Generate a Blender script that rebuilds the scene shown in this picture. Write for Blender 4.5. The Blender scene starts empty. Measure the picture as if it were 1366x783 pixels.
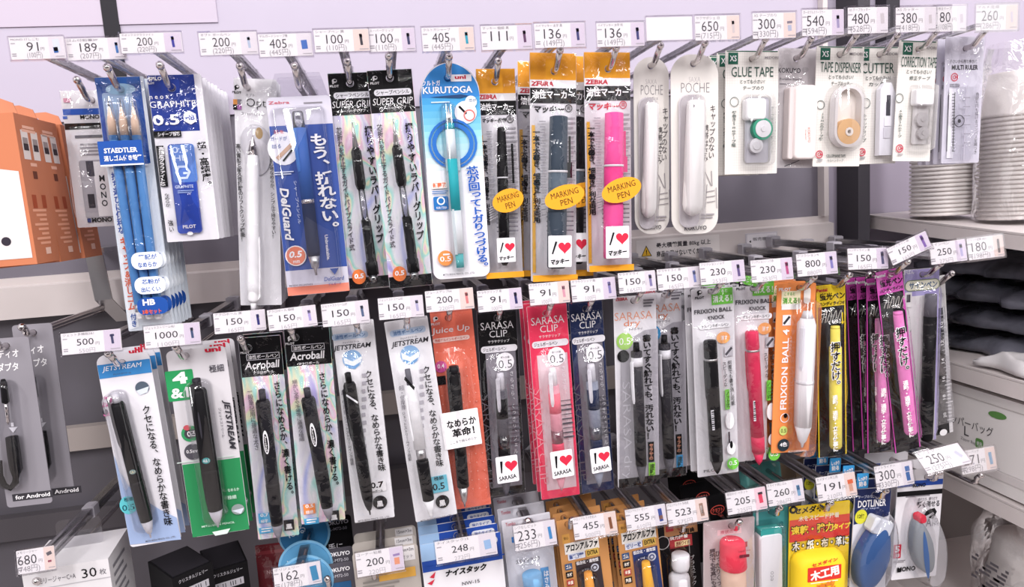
import bpy, math, random
from mathutils import Vector, Matrix, noise
from mathutils.geometry import tessellate_polygon
random.seed(7)
S = bpy.context.scene
COL = S.collection
# ------------------------------------------------------------------ camera
F = 950.0
CX, CY = 683.0, 391.5
CAMZ = 1.35
CAM = Vector((0, -0.97, CAMZ))
Yw = Vector((-173, -116.5, F)).normalized()          # world +Y (into the wall) in camera right/down/forward
b_ = -0.09
Xw = Vector((1, b_, (173 + 116.5 * b_) / F)).normalized()
Zw = -(Yw.cross(Xw)).normalized()
if Zw.y > 0: Zw = -Zw
R3 = Matrix(((Xw.x, -Xw.y, -Xw.z), (Yw.x, -Yw.y, -Yw.z), (Zw.x, -Zw.y, -Zw.z)))
cd = bpy.data.cameras.new('camera'); cam = bpy.data.objects.new('camera', cd); COL.objects.link(cam)
cd.sensor_width = 36; cd.lens = F / 1366 * 36; cd.clip_start = 0.02
M4 = R3.to_4x4(); M4.translation = CAM; cam.matrix_world = M4
S.camera = cam
# ------------------------------------------------------------------ light
S.view_settings.view_transform = 'Standard'; S.view_settings.look = 'None'
S.view_settings.gamma = 1.0; S.view_settings.use_curve_mapping = False
S.view_settings.exposure = 0.0
S.cycles.transparent_max_bounces = 24
S.cycles.max_bounces = 8
W = bpy.data.worlds.new('World'); S.world = W; W.use_nodes = True
W.node_tree.nodes['Background'].inputs[0].default_value = (1.0, 0.965, 0.985, 1)
W.node_tree.nodes['Background'].inputs[1].default_value = 1.0
def area(name, loc, rot, sx, sy, e, c=(1, .97, .98)):
    l = bpy.data.lights.new(name, 'AREA'); l.shape = 'RECTANGLE'; l.size = sx; l.size_y = sy; l.energy = e; l.color = c
    o = bpy.data.objects.new(name, l); COL.objects.link(o); o.location = loc; o.rotation_euler = rot
    return o
for lx in (-1.5, -.3, .9, 2.1):
    area('ceiling_lamp', (lx, -2.3, 2.75), (math.radians(55), 0, 0), 0.3, 1.2, 27)
area('ceiling_lamp', (.3, -.75, 2.8), (math.radians(12), 0, 0), 2.4, .25, 7)

def ray(px, py):
    c = Vector(((px - CX) / F, (py - CY) / F, 1))
    return Vector((c.dot(Xw), c.dot(Yw), c.dot(Zw)))
def P(px, py, y):
    d = ray(px, py); return CAM + d * ((y - CAM.y) / d.y)
def PX(px, py, x):
    d = ray(px, py); return CAM + d * ((x - CAM.x) / d.x)
def PZ(px, py, z):
    d = ray(px, py); return CAM + d * ((z - CAM.z) / d.z)

# ------------------------------------------------------------------ materials
def lin(c):
    return c / 12.92 if c <= .04045 else ((c + .055) / 1.055) ** 2.4
def rgb(h):
    h = h.lstrip('#'); return tuple(int(h[i:i + 2], 16) / 255 for i in (0, 2, 4))
MATS = {}
def col(h, rough=.5, metal=0.0, spec=.16):
    if not isinstance(h, str): return h
    if h in NAMED: return NAMED[h]
    k = (h, rough, metal)
    if k not in MATS:
        m = bpy.data.materials.new('paint_' + h.lstrip('#')); m.use_nodes = True
        b = m.node_tree.nodes['Principled BSDF']
        b.inputs['Base Color'].default_value = (*[lin(c) for c in rgb(h)], 1)
        b.inputs['Roughness'].default_value = rough; b.inputs['Metallic'].default_value = metal
        b.inputs['Specular IOR Level'].default_value = spec
        MATS[k] = m
    return MATS[k]
NAMED = {}
def clear_mat(name, tint, base, rough=.06, bump=0.0, scale=60, edge=.9, gl=(1, 1, 1)):
    m = bpy.data.materials.new(name); m.use_nodes = True; nt = m.node_tree; n = nt.nodes; n.clear()
    out = n.new('ShaderNodeOutputMaterial'); mix = n.new('ShaderNodeMixShader')
    tr = n.new('ShaderNodeBsdfTransparent'); tr.inputs[0].default_value = (*tint, 1)
    g = n.new('ShaderNodeBsdfGlossy'); g.inputs['Roughness'].default_value = rough; g.inputs['Color'].default_value = (*gl, 1)
    lw = n.new('ShaderNodeFresnel'); lw.inputs['IOR'].default_value = 1.45
    mp = n.new('ShaderNodeMath'); mp.operation = 'MULTIPLY_ADD'; mp.inputs[1].default_value = edge; mp.inputs[2].default_value = base; mp.use_clamp = True
    nt.links.new(lw.outputs[0], mp.inputs[0]); nt.links.new(mp.outputs[0], mix.inputs[0])
    nt.links.new(tr.outputs[0], mix.inputs[1]); nt.links.new(g.outputs[0], mix.inputs[2]); nt.links.new(mix.outputs[0], out.inputs[0])
    if bump:
        tc = n.new('ShaderNodeTexCoord'); no = n.new('ShaderNodeTexNoise'); no.inputs['Scale'].default_value = scale
        no.inputs['Detail'].default_value = 3; no.inputs['Distortion'].default_value = 1.2
        bp = n.new('ShaderNodeBump'); bp.inputs['Strength'].default_value = bump; bp.inputs['Distance'].default_value = .004
        nt.links.new(tc.outputs['Object'], no.inputs['Vector']); nt.links.new(no.outputs['Fac'], bp.inputs['Height'])
        nt.links.new(bp.outputs[0], g.inputs['Normal']); nt.links.new(bp.outputs[0], lw.inputs['Normal'])
    return m
NAMED['film'] = clear_mat('clear_film', (.985, .985, .988), .045, .004, .5, 48, .42)
NAMED['shell'] = clear_mat('clear_blister', (.965, .965, .975), .04, .004, edge=.5)
NAMED['holder'] = clear_mat('clear_holder', (.985, .98, .985), .05, .006, edge=.35)
NAMED['smoke'] = clear_mat('smoky_plastic', (.8, .78, .81), .12, .14)
NAMED['clearbar'] = clear_mat('clear_arm', (.87, .86, .89), .1, .06, .3, 90)
NAMED['barrel'] = clear_mat('clear_barrel', (.74, .74, .77), .14, .1)
NAMED['bagfilm'] = clear_mat('crinkled_bag', (.95, .945, .95), .09, .08, 1.0, 28, .6)
def metal(name, c, r, aniso=0):
    m = bpy.data.materials.new(name); m.use_nodes = True; b = m.node_tree.nodes['Principled BSDF']
    b.inputs['Base Color'].default_value = (*c, 1); b.inputs['Metallic'].default_value = 1; b.inputs['Roughness'].default_value = r
    return m
NAMED['chrome'] = metal('chrome', (.62, .58, .58), .16)
NAMED['steel'] = metal('steel', (.55, .54, .55), .32)
def holo():
    m = bpy.data.materials.new('holographic_foil'); m.use_nodes = True; nt = m.node_tree; n = nt.nodes; b = n['Principled BSDF']
    tc = n.new('ShaderNodeTexCoord'); mp = n.new('ShaderNodeMapping'); mp.inputs['Scale'].default_value = (1, 1, .45); mp.inputs['Rotation'].default_value = (0, .6, 0)
    no = n.new('ShaderNodeTexNoise'); no.inputs['Scale'].default_value = 34; no.inputs['Detail'].default_value = 1.5; no.inputs['Distortion'].default_value = 1.6
    cr = n.new('ShaderNodeValToRGB'); e = cr.color_ramp.elements
    stops = [(.2, 'a9b2ea'), (.33, 'dcd9ea'), (.43, 'e9e7ec'), (.49, 'a5e0d8'), (.52, 'f0eecb'), (.56, 'f0c4dc'), (.62, 'e9e7ee'), (.72, 'b4a9e2')]  # rainbow diffraction of the foil, painted into its base colour
    while len(e) < len(stops): e.new(.5)
    for el, (p, c) in zip(e, stops):
        el.position = p; el.color = (*[lin(x) for x in rgb(c)], 1)
    nt.links.new(tc.outputs['Object'], mp.inputs[0]); nt.links.new(mp.outputs[0], no.inputs['Vector']); nt.links.new(no.outputs['Fac'], cr.inputs[0]); nt.links.new(cr.outputs[0], b.inputs['Base Color'])
    b.inputs['Metallic'].default_value = .08; b.inputs['Roughness'].default_value = .3
    return m
NAMED['holo'] = holo()
def noisy(name, c1, c2, scale, rough=.5, bump=0, metal_=0, stretch=(1, 1, 1)):
    m = bpy.data.materials.new(name); m.use_nodes = True; nt = m.node_tree; n = nt.nodes; b = n['Principled BSDF']
    tc = n.new('ShaderNodeTexCoord'); mp = n.new('ShaderNodeMapping'); mp.inputs['Scale'].default_value = stretch
    no = n.new('ShaderNodeTexNoise'); no.inputs['Scale'].default_value = scale; no.inputs['Detail'].default_value = 4
    cr = n.new('ShaderNodeValToRGB'); e = cr.color_ramp.elements
    e[0].position = .35; e[1].position = .65
    e[0].color = (*[lin(x) for x in rgb(c1)], 1); e[1].color = (*[lin(x) for x in rgb(c2)], 1)
    nt.links.new(tc.outputs['Object'], mp.inputs[0]); nt.links.new(mp.outputs[0], no.inputs['Vector']); nt.links.new(no.outputs['Fac'], cr.inputs[0]); nt.links.new(cr.outputs[0], b.inputs['Base Color'])
    b.inputs['Roughness'].default_value = rough; b.inputs['Metallic'].default_value = metal_
    if bump:
        bp = n.new('ShaderNodeBump'); bp.inputs['Strength'].default_value = bump; bp.inputs['Distance'].default_value = .01
        nt.links.new(no.outputs['Fac'], bp.inputs['Height']); nt.links.new(bp.outputs[0], b.inputs['Normal'])
    return m
NAMED['wallpaint'] = noisy('lavender_panel', 'b4abbc', 'b8afc0', 6, .45)
NAMED['greypanel'] = noisy('grey_panel', '716c77', '77727d', 9, .5)  # shade on the lower back panel is put into this grey
NAMED['darkpanel'] = noisy('shade_panel', '4e4a50', '56525a', 9, .6)  # dark colour stands in for shade on the wall behind the lower rows
NAMED['rail'] = noisy('painted_rail', 'cfc6c4', 'd5ccca', 14, .4)
NAMED['floor'] = noisy('vinyl_floor', 'b5aca8', 'bdb4b0', 3, .35)
NAMED['blackbag'] = noisy('black_polybag', '232329', '6e6e79', 13, .25, .8)  # lighter grey noise paints a sheen into the black plastic
NAMED['whitebag'] = noisy('white_polybag', 'd9d5d6', 'e6e2e2', 9, .25, .5)
def gridpaper():
    m = bpy.data.materials.new('grid_card'); m.use_nodes = True; nt = m.node_tree; n = nt.nodes; b = n['Principled BSDF']
    tc = n.new('ShaderNodeTexCoord'); sx = n.new('ShaderNodeSeparateXYZ'); nt.links.new(tc.outputs['Object'], sx.inputs[0])
    prev = None
    for ax in ('X', 'Z'):
        a = n.new('ShaderNodeMath'); a.operation = 'PINGPONG'; a.inputs[1].default_value = .0014
        c = n.new('ShaderNodeMath'); c.operation = 'LESS_THAN'; c.inputs[1].default_value = .00014
        nt.links.new(sx.outputs[ax], a.inputs[0]); nt.links.new(a.outputs[0], c.inputs[0])
        if prev:
            mx = n.new('ShaderNodeMath'); mx.operation = 'MAXIMUM'; nt.links.new(prev, mx.inputs[0]); nt.links.new(c.outputs[0], mx.inputs[1]); prev = mx.outputs[0]
        else: prev = c.outputs[0]
    mi = n.new('ShaderNodeMixRGB'); mi.inputs[1].default_value = (*[lin(x) for x in rgb('e6e2dc')], 1); mi.inputs[2].default_value = (*[lin(x) for x in rgb('d6d0cb')], 1)
    nt.links.new(prev, mi.inputs[0]); nt.links.new(mi.outputs[0], b.inputs['Base Color']); b.inputs['Roughness'].default_value = .55
    return m
NAMED['grid'] = gridpaper()

# ------------------------------------------------------------------ mesh builder
TCACHE = {}
_tc = bpy.data.curves.new('type', 'FONT'); _to = bpy.data.objects.new('type', _tc); _tc.resolution_u = 2
def glyphs(body, bold=0.0, shear=0.0, space=1.0, line=1.0):
    k = (body, bold, shear, space, line)
    if k not in TCACHE:
        _tc.body = body; _tc.offset = bold; _tc.shear = shear; _tc.space_character = space; _tc.space_line = line; _tc.align_x = 'CENTER'
        me = _to.to_mesh()
        v = [(p.co.x, p.co.y) for p in me.vertices]; f = [tuple(p.vertices) for p in me.polygons]
        _to.to_mesh_clear()
        x0 = min(a for a, b in v); x1 = max(a for a, b in v); y0 = min(b for a, b in v); y1 = max(b for a, b in v)
        v = [((a - x0) / max(x1 - x0, 1e-6) - .5, (b - y0) / max(y1 - y0, 1e-6) - .5) for a, b in v]
        TCACHE[k] = (v, f)
    return TCACHE[k]
GC = {}
def cell(ch, bold=0.0):                            # one upright glyph of a vertical line, in its em square centred on 0,0
    k = (ch, bold)
    if k not in GC:
        _tc.body = ch; _tc.offset = bold; _tc.shear = 0; _tc.space_character = 1; _tc.space_line = 1; _tc.align_x = 'LEFT'
        me = _to.to_mesh(); v = [(p.co.x - .5, p.co.y - .37) for p in me.vertices]; f = [tuple(p.vertices) for p in me.polygons]; _to.to_mesh_clear()
        if ch in '、。': v = [(x + .55, y + .52) for x, y in v]
        elif ch in 'っゃゅょッャュョェィァ': v = [(x + .1, y + .12) for x, y in v]
        elif ch in 'ー｜': v = [(y * (1 if ch == 'ー' else 1), -x) for x, y in v] if ch == 'ー' else v
        elif ord(ch) < 256:
            cx = (min(x for x, y in v) + max(x for x, y in v)) / 2; v = [(x - cx, y) for x, y in v]
        GC[k] = (v, f)
    return GC[k]
def rr(w, h, r, n=5, rt=None):
    """rounded rectangle outline, counter-clockwise in x/z, centred"""
    out = []
    rb = min(r, w / 2 - 1e-6, h / 2 - 1e-6); rt = rb if rt is None else min(rt, w / 2 - 1e-6, h / 2 - 1e-6)
    for cx, cz, a, q in ((w / 2, -h / 2, -90, rb), (w / 2, h / 2, 0, rt), (-w / 2, h / 2, 90, rt), (-w / 2, -h / 2, 180, rb)):
        sx = -1 if cx > 0 else 1; sz = -1 if cz > 0 else 1
        if q < 1e-6: out.append((cx, cz)); continue
        for i in range(n + 1):
            t = math.radians(a + 90 * i / n); out.append((cx + sx * q + q * math.cos(t), cz + sz * q + q * math.sin(t)))
    return out
def circ(r, n=16, rz=None):
    rz = rz or r
    return [(r * math.cos(2 * math.pi * i / n), rz * math.sin(2 * math.pi * i / n)) for i in range(n)]
def turn(pts, deg, dx=0, dz=0):
    c, s = math.cos(math.radians(deg)), math.sin(math.radians(deg))
    return [(x * c - z * s + dx, x * s + z * c + dz) for x, z in pts]
class MB:
    def __init__(s): s.v = []; s.f = []; s.m = []; s.sm = []; s.mats = []
    def mi(s, m):
        m = col(m)
        if m not in s.mats: s.mats.append(m)
        return s.mats.index(m)
    def add(s, v, f, m, smooth=False):
        o = len(s.v); s.v += [tuple(p) for p in v]; k = s.mi(m)
        s.f += [tuple(i + o for i in q) for q in f]; s.m += [k] * len(f); s.sm += [smooth] * len(f)
    def flat(s, pts, y, m):                       # a face towards the viewer
        s.add([(x, y, z) for x, z in pts], [tuple(range(len(pts)))], m)
    def slab(s, out, y0, y1, m, holes=(), side=None):
        loops = [out] + list(holes); pts = [p for l in loops for p in l]; n = len(pts)
        if holes: tri = [tuple(t) for t in tessellate_polygon([[Vector((x, z, 0)) for x, z in l] for l in loops])]
        else: tri = [tuple(range(n))]
        fixed = []
        for t in tri:
            if len(t) == 3:
                (ax, az), (bx, bz), (cx, cz) = [pts[i] for i in t]
                if (bx - ax) * (cz - az) - (bz - az) * (cx - ax) < 0: t = t[::-1]
            fixed.append(t)
        s.add([(x, y0, z) for x, z in pts], fixed, m)
        v = [(x, y0, z) for x, z in pts] + [(x, y1, z) for x, z in pts]; f = []; o = 0
        for l in loops:
            k = len(l)
            for i in range(k):
                a, b = o + i, o + (i + 1) % k; f.append((a, a + n, b + n, b))
            o += k
        f += [tuple(i + n for i in t[::-1]) for t in fixed]
        s.add(v, f, side or m)
    def loft(s, rings, m, smooth=True, cap0=False, cap1=True):   # rings: list of equal-length 3D loops
        n = len(rings[0]); v = [p for r in rings for p in r]; f = []
        for k in range(len(rings) - 1):
            for i in range(n):
                f.append((k * n + i, k * n + (i + 1) % n, (k + 1) * n + (i + 1) % n, (k + 1) * n + i))
        if cap0: f.append(tuple(range(n))[::-1])
        if cap1: f.append(tuple(range((len(rings) - 1) * n, len(rings) * n)))
        s.add(v, f, m, smooth)
    def lathe(s, p0, p1, prof, m, n=16, flatten=1.0):  # prof: (t along p0->p1, radius)
        p0 = Vector(p0); p1 = Vector(p1); a = p1 - p0
        u = a.normalized(); e1 = u.cross(Vector((0, 1, 0)))
        if e1.length < .1: e1 = u.cross(Vector((0, 0, 1)))
        e1.normalize(); e2 = u.cross(e1)
        s.loft([[p0 + a * t + (e1 * math.cos(2 * math.pi * i / n) + e2 * math.sin(2 * math.pi * i / n) * flatten) * max(r, 1e-5) for i in range(n)] for t, r in prof], m, True, True, True)
    def tube(s, pts, r, m, n=10):
        pts = [Vector(p) for p in pts]; rings = []
        for i, p in enumerate(pts):
            d = (pts[min(i + 1, len(pts) - 1)] - pts[max(i - 1, 0)]).normalized()
            e1 = d.cross(Vector((.31, .12, .94)));
            e1.normalize(); e2 = d.cross(e1)
            rr_ = r[i] if isinstance(r, (list, tuple)) else r
            rings.append([p + (e1 * math.cos(2 * math.pi * k / n) + e2 * math.sin(2 * math.pi * k / n)) * rr_ for k in range(n)])
        s.loft(rings, m, True, True, True)
    def box(s, lo, hi, m):
        (x0, y0, z0), (x1, y1, z1) = lo, hi
        s.add([(x0, y0, z0), (x1, y0, z0), (x1, y1, z0), (x0, y1, z0), (x0, y0, z1), (x1, y0, z1), (x1, y1, z1), (x0, y1, z1)],
              [(0, 1, 5, 4), (1, 2, 6, 5), (2, 3, 7, 6), (3, 0, 4, 7), (4, 5, 6, 7), (3, 2, 1, 0)], m)
    def text(s, body, x, z, y, w, h, m, rot=0, bold=0.0, shear=0.0, space=1.0, line=1.0):
        v, f = glyphs(body, bold, shear, space, line)
        c, sn = math.cos(math.radians(rot)), math.sin(math.radians(rot))
        s.add([(x + a * w * c - b * h * sn, y, z + a * w * sn + b * h * c) for a, b in v], f, m)
    def vtext(s, body, a, b, y, w, m, bold=0.0):    # a vertical line of writing from a down to b
        a, b = Vector(a), Vector(b); d = (b - a) / len(body); h = d.length; u = d / h; r = Vector((-u.y, u.x))
        if r.x < 0: r = -r
        body = body.replace('｜', 'ー')
        for i, ch in enumerate(body):
            if ch == ' ': continue
            o = a + d * (i + .5); v, f = cell(ch, bold); sx, sy = w / .84, min(h * 1.06, w / .84 * 1.25)
            s.add([(o.x + r.x * x * sx - u.x * q * sy, y, o.y + r.y * x * sx - u.y * q * sy) for x, q in v], f, m)
    def build(s, name, parent=None):
        me = bpy.data.meshes.new(name); me.from_pydata(s.v, [], s.f)
        for m in s.mats: me.materials.append(m)
        me.polygons.foreach_set('material_index', s.m); me.polygons.foreach_set('use_smooth', s.sm); me.update()
        o = bpy.data.objects.new(name, me); COL.objects.link(o)
        if parent: o.parent = parent
        return o
def tag(o, label, cat, group=None, kind=None):
    if label: o['label'] = label
    if cat: o['category'] = cat
    if group: o['group'] = group
    if kind: o['kind'] = kind
    return o
def empty(name, M):
    o = bpy.data.objects.new(name, None); COL.objects.link(o); o.matrix_world = M; o.empty_display_size = .02
    return o
KIDS = {}
def copy_tree(o, parent=None, skip=()):
    c = o.copy(); COL.objects.link(c)
    if parent is not None: c.parent = parent
    for ch in [q for q in o.children if q.name.split('.')[0] not in skip]: copy_tree(ch, c, skip)
    return c
def struct(name, mb):
    o = mb.build(name); o['kind'] = 'structure'; return o

# ------------------------------------------------------------------ hanging packs
K, WH = '#0c0b0e', '#f3f0f2'
class Pack:
    """A flat pack hanging on a hook in the plane y; its print is laid out on that plane."""
    def __init__(p, name, label, cat, TL, TR, BR, BL, y, color, hole=None, group=None, r=.0012, rt=None, thick=.0012, side=None, holer=.0036, slot=False, card='card'):
        w = [P(*q, y) for q in (TL, TR, BR, BL)]
        top, bot = (w[0] + w[1]) / 2, (w[2] + w[3]) / 2
        d = top - bot; p.h = d.length; p.w = ((w[1] - w[0]).length + (w[2] - w[3]).length) / 2
        p.roll = math.atan2(d.x, d.z); p.y = y
        mid = (top + bot) / 2
        p.s = (P(TL[0] + 10, (TL[1] + BL[1]) / 2, y) - P(TL[0], (TL[1] + BL[1]) / 2, y)).length / 10
        R = Matrix.Rotation(p.roll, 4, 'Y')
        ho = P(*hole, y) if hole else top
        p.M = Matrix.Translation(ho) @ R; p.Mi = p.M.inverted()
        p.root = tag(empty(name, p.M), label, cat, group)
        p.c = p.Mi @ mid                            # card centre, local
        p.k = 0; p.mb = MB(); p.cardname = card; p.bul = []; p.thick = thick; p.hole = ho if hole else None
        out = [(x + p.c.x, z + p.c.z) for x, z in rr(p.w, p.h, r, 5 if r < .004 else 9, rt)]
        holes = []
        if hole: holes = [circ(holer, 12)[::-1] if not slot else rr(holer * 3, holer * 1.7, holer * .8, 4)[::-1]]
        p.out = out
        p.mb.slab(out, 0, thick, color, holes, side)
    def q(p, x, y):
        l = p.Mi @ P(x, y, p.y); return l.x, l.z
    def ly(p):
        p.k += 1; return -.00013 * p.k
    def snap(p, a):
        return 0 if abs(a) <= 12 else math.copysign(90, a) if abs(a) >= 78 else a
    def T(p, body, cx, cy, w, h, c=K, rot=0, bold=.012, shear=0, space=1):
        x, z = p.q(cx, cy); p.mb.text(body, x, z, p.ly(), w * p.s, h * p.s, c, p.snap(rot), bold, shear, space); return p
    def V(p, body, x0, y0, x1, y1, w, c=K, bold=.012, line=1.06):
        p.mb.vtext(body, p.q(x0, y0), p.q(x1, y1), p.ly(), w * p.s, c, min(bold, .03)); return p
    def R(p, cx, cy, w, h, c, r=0, rot=0):
        x, z = p.q(cx, cy); p.mb.flat(turn(rr(w * p.s, h * p.s, r * p.s, 4), p.snap(rot), x, z), p.ly(), c); return p
    def E(p, cx, cy, rx, ry, c, rot=0, n=20):
        x, z = p.q(cx, cy); p.mb.flat(turn(circ(rx * p.s, n, ry * p.s), rot, x, z), p.ly(), c); return p
    def ring(p, cx, cy, r, t, c, n=24):
        x, z = p.q(cx, cy); y = p.ly(); a = circ(r * p.s, n); b = circ((r - t) * p.s, n)
        p.mb.add([(x + u, y, z + v) for u, v in a + b], [(i, (i + 1) % n, (i + 1) % n + n, i + n) for i in range(n)], c); return p
    def poly(p, pts, c):
        l = [p.q(*a) for a in pts]
        ar = sum(l[i][0] * l[(i + 1) % len(l)][1] - l[(i + 1) % len(l)][0] * l[i][1] for i in range(len(l)))
        p.mb.flat(l if ar > 0 else l[::-1], p.ly(), c); return p
    def line(p, x0, y0, x1, y1, t, c):
        a, b = Vector(p.q(x0, y0)), Vector(p.q(x1, y1)); n = Vector((-(b - a).y, (b - a).x)).normalized() * t * p.s / 2
        p.mb.flat([tuple(a - n), tuple(b - n), tuple(b + n), tuple(a + n)], p.ly(), c); return p
    def band(p, f0, f1, c, x0=0.0, x1=1.0, clear_hole=False):      # across the card, fractions of its height / width
        zt = p.c.z + p.h / 2; xl = p.c.x - p.w / 2; e = .00025
        y = p.ly(); X0, X1, Z0, Z1 = xl + p.w * x0 + (e if x0 == 0 else 0), xl + p.w * x1 - (e if x1 == 1 else 0), zt - p.h * f1 + (e if f1 == 1 else 0), zt - p.h * f0 - (e if f0 == 0 else 0)
        rect = [(X0, Z0), (X1, Z0), (X1, Z1), (X0, Z1)]
        if p.hole is not None and Z0 < -.004 and Z1 > .004 and X0 < -.004 and X1 > .004:
            h = circ(.0038, 12); pts = rect + h[::-1]
            tri = [tuple(t) for t in tessellate_polygon([[Vector((a, b, 0)) for a, b in rect], [Vector((a, b, 0)) for a, b in h[::-1]]])]
            p.mb.add([(a, y, b) for a, b in pts], tri, c)
        else: p.mb.flat(rect, y, c)
        return p
    def grad(p, f0, f1, c0, c1, n=8, x0=0., x1=1.):
        a, b = rgb(c0), rgb(c1); k = p.k
        for i in range(n):
            t = (i + .5) / n; h = '#' + ''.join('%02x' % round(255 * (u + (v - u) * t)) for u, v in zip(a, b))
            p.k = k; p.band(f0 + (f1 - f0) * i / n, f0 + (f1 - f0) * (i + 1) / n, h, x0, x1)
        return p
    def fine(p, x0, y0, x1, y1, rows, c='#8a868c', fill=.5):       # blocks of tiny illegible print
        for i in range(rows):
            t = (i + .5) / rows
            p.R(x0 + (x1 - x0) * (.5 - .06 * (i % 3)), y0 + (y1 - y0) * t, (x1 - x0) * (1 - .12 * (i % 3)), (y1 - y0) / rows * fill, c); p.k -= 1
        p.k += 1; return p
    def card(p):
        p.cardobj = p.mb.build(p.cardname, p.root); return p
    def pen(p, p0, p1, r, segs, clip=None, name='pen', lift=None, decos=()):
        """segs: (name, colour, [(t, radius factor)...]); the first is the part, the rest its sub-parts."""
        a, b = p.q(*p0), p.q(*p1); r = r * p.s; y = -(r + .0022) if lift is None else -lift
        A, B = Vector((a[0], y, a[1])), Vector((b[0], y, b[1])); root = None
        p.bul.append((A, B, r))
        for nm, c, prof in segs:
            mb = MB(); mb.lathe(A, B, [(t, q * r) for t, q in prof], c)
            o = mb.build(name if root is None else nm, root or p.root); root = root or o
        u = (B - A).normalized(); side = u.cross(Vector((0, -1, 0))).normalized(); L = (B - A).length
        if clip:
            t0, t1, ang, c, w = clip                # angle from the front towards the side
            n = Vector((0, -1, 0)) * math.cos(math.radians(ang)) + side * math.sin(math.radians(ang)); t = u.cross(n)
            mb = MB(); rings = []
            for k, (tt, hh, ww) in enumerate(((t0, 1.0, .8), (t0 + .015, 1.25, 1), (t0 + (t1 - t0) * .5, 1.3, .9), (t1 - .03, 1.22, .8), (t1, 1.1, .5))):
                o = A + u * L * tt; W_ = t * w * p.s * .5 * ww
                rings.append([o + n * r * (hh - .25) - W_, o + n * r * (hh - .25) + W_, o + n * r * hh + W_ * .7, o + n * r * hh - W_ * .7])
            mb.loft(rings, c, False, True, True); mb.build('clip', root)
        return root
    def decal(p, cx, cy, w, h, c, body=None, bc=None, rot=0, off=.0004):   # print on the front of the last pen
        A, B, r = p.bul[-1]; x, z = p.q(cx, cy); y = A.y - r - off; ax = -math.degrees(math.atan2(A.x - B.x, A.z - B.z)); mb = MB()
        mb.flat(turn(circ(w / 2 * p.s, 16, h / 2 * p.s), ax, x, z), y, c)
        if body: mb.text(body, x, z, y - .0002, h * .8 * p.s if abs(rot) > 45 else w * .75 * p.s, w * .55 * p.s if abs(rot) > 45 else h * .55 * p.s, bc, ax + rot)
        pen = [o for o in p.root.children if o.type == 'MESH' and len(o.children)][-1]; mb.build('logo', pen); return p
    def film(p, name='bag', mat='film', nx=12, nz=36, amp=.0009, f0=0., f1=1., seed=None):
        sd = random.random() * 50 if seed is None else seed
        xl, zt = p.c.x - p.w / 2, p.c.z + p.h / 2; v = []
        for j in range(nz + 1):
            for i in range(nx + 1):
                x = xl + p.w * i / nx; z = zt - p.h * (f0 + (f1 - f0) * j / nz); y = -.0026
                for A, B, r in p.bul:
                    ax, az, bx, bz = A.x, A.z, B.x, B.z; t = max(0, min(1, ((x - ax) * (bx - ax) + (z - az) * (bz - az)) / max((bx - ax) ** 2 + (bz - az) ** 2, 1e-9)))
                    d = math.hypot(x - ax - t * (bx - ax), z - az - t * (bz - az))
                    g = (2 * r + .003) * (1.06 - min(1, d / (3.0 * r)) ** 2) if d < 3.0 * r else 0
                    y = min(y, -g)
                edge = min(i, nx - i) / nx * 6; edge2 = min(j, nz - j) / nz * 14; e = min(1, edge, edge2) if p.bul else min(1, edge)
                e = max(e, 0.0)
                y = -.0024 + (y + .0024) * e + noise.noise(Vector((x * 55 + sd, z * 26, sd))) * amp * e * 2.2 + noise.noise(Vector((x * 160 + sd, z * 110, sd))) * amp * e * .3
                v.append((x, y, z))
        f = [(j * (nx + 1) + i, (j + 1) * (nx + 1) + i, (j + 1) * (nx + 1) + i + 1, j * (nx + 1) + i + 1) for j in range(nz) for i in range(nx)]
        mb = MB()
        if p.hole is not None: f = [q for q in f if not any(abs(v[k][0]) < p.w / nx * .9 + .002 and abs(v[k][2]) < p.h / nz * .6 + .002 for k in q)]
        mb.add(v, f, mat, True); mb.build(name, p.root); return p
    def blister(p, cx, cy, w, h, r, depth, rot=0, rt=None, mat='shell', name='blister'):
        x, z = p.q(cx, cy); s = p.s; rings = []
        if p.bul:
            A, B, _ = p.bul[-1]; rot = -math.degrees(math.atan2(A.x - B.x, A.z - B.z))
        else: rot = p.snap(rot)
        for ins, y in ((0, -.0014), (.0006, -depth * .6), (.0016, -depth * .9), (.0035, -depth)):
            W_, H_ = max(w * s - 2 * ins, .001), max(h * s - 2 * ins, .001)
            rings.append([(a, y, b) for a, b in turn(rr(W_, H_, max(r * s - ins, .0005), 6, None if rt is None else max(rt * s - ins, .0005)), rot, x, z)])
        mb = MB(); mb.loft(rings, mat, True); mb.build(name, p.root); return p
    def part(p, name, mb, parent=None): return mb.build(name, parent or p.root)
    def copies(p, n, dy, label, dx=0.0, dz=0.0, skip=(), jit=.0):
        out = []
        for i in range(1, n + 1):
            c = copy_tree(p.root, None, skip)
            if 'group' not in c: c['group'] = p.root['group'] = label.split(' queued')[0] + 's'
            c.matrix_world = Matrix.Translation((dx * i + random.uniform(-jit, jit), dy * i, dz * i)) @ p.M
            c['label'] = label; out.append(c)
        return out
# ------------------------------------------------------------------ the setting
def zy(px, py, y): return P(px, py, y).z
XR = P(1093, 260, 0).x; X0 = P(1182, 292, -.05).x; XL, XE = -1.5, 2.3
ztop = 2.4; zseam = zy(300, 153, 0); zr1 = zy(860, 306, 0); zr0 = zy(860, 352, 0)
def sbox(name, lo, hi, m):
    mb = MB(); mb.box(lo, hi, m); return struct(name, mb)
sbox('wall_back', (XL, 0, zseam), (XR, .03, ztop), 'wallpaint')
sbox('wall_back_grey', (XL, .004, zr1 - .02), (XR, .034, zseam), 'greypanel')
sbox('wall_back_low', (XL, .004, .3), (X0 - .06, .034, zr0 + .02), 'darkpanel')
sbox('wall_right', (X0 - .06, .02, .3), (XE, .05, ztop), 'wallpaint')
sbox('trim_1', (XR, -.012, zr1), (X0 - .065, .03, ztop), 'rail')
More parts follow.
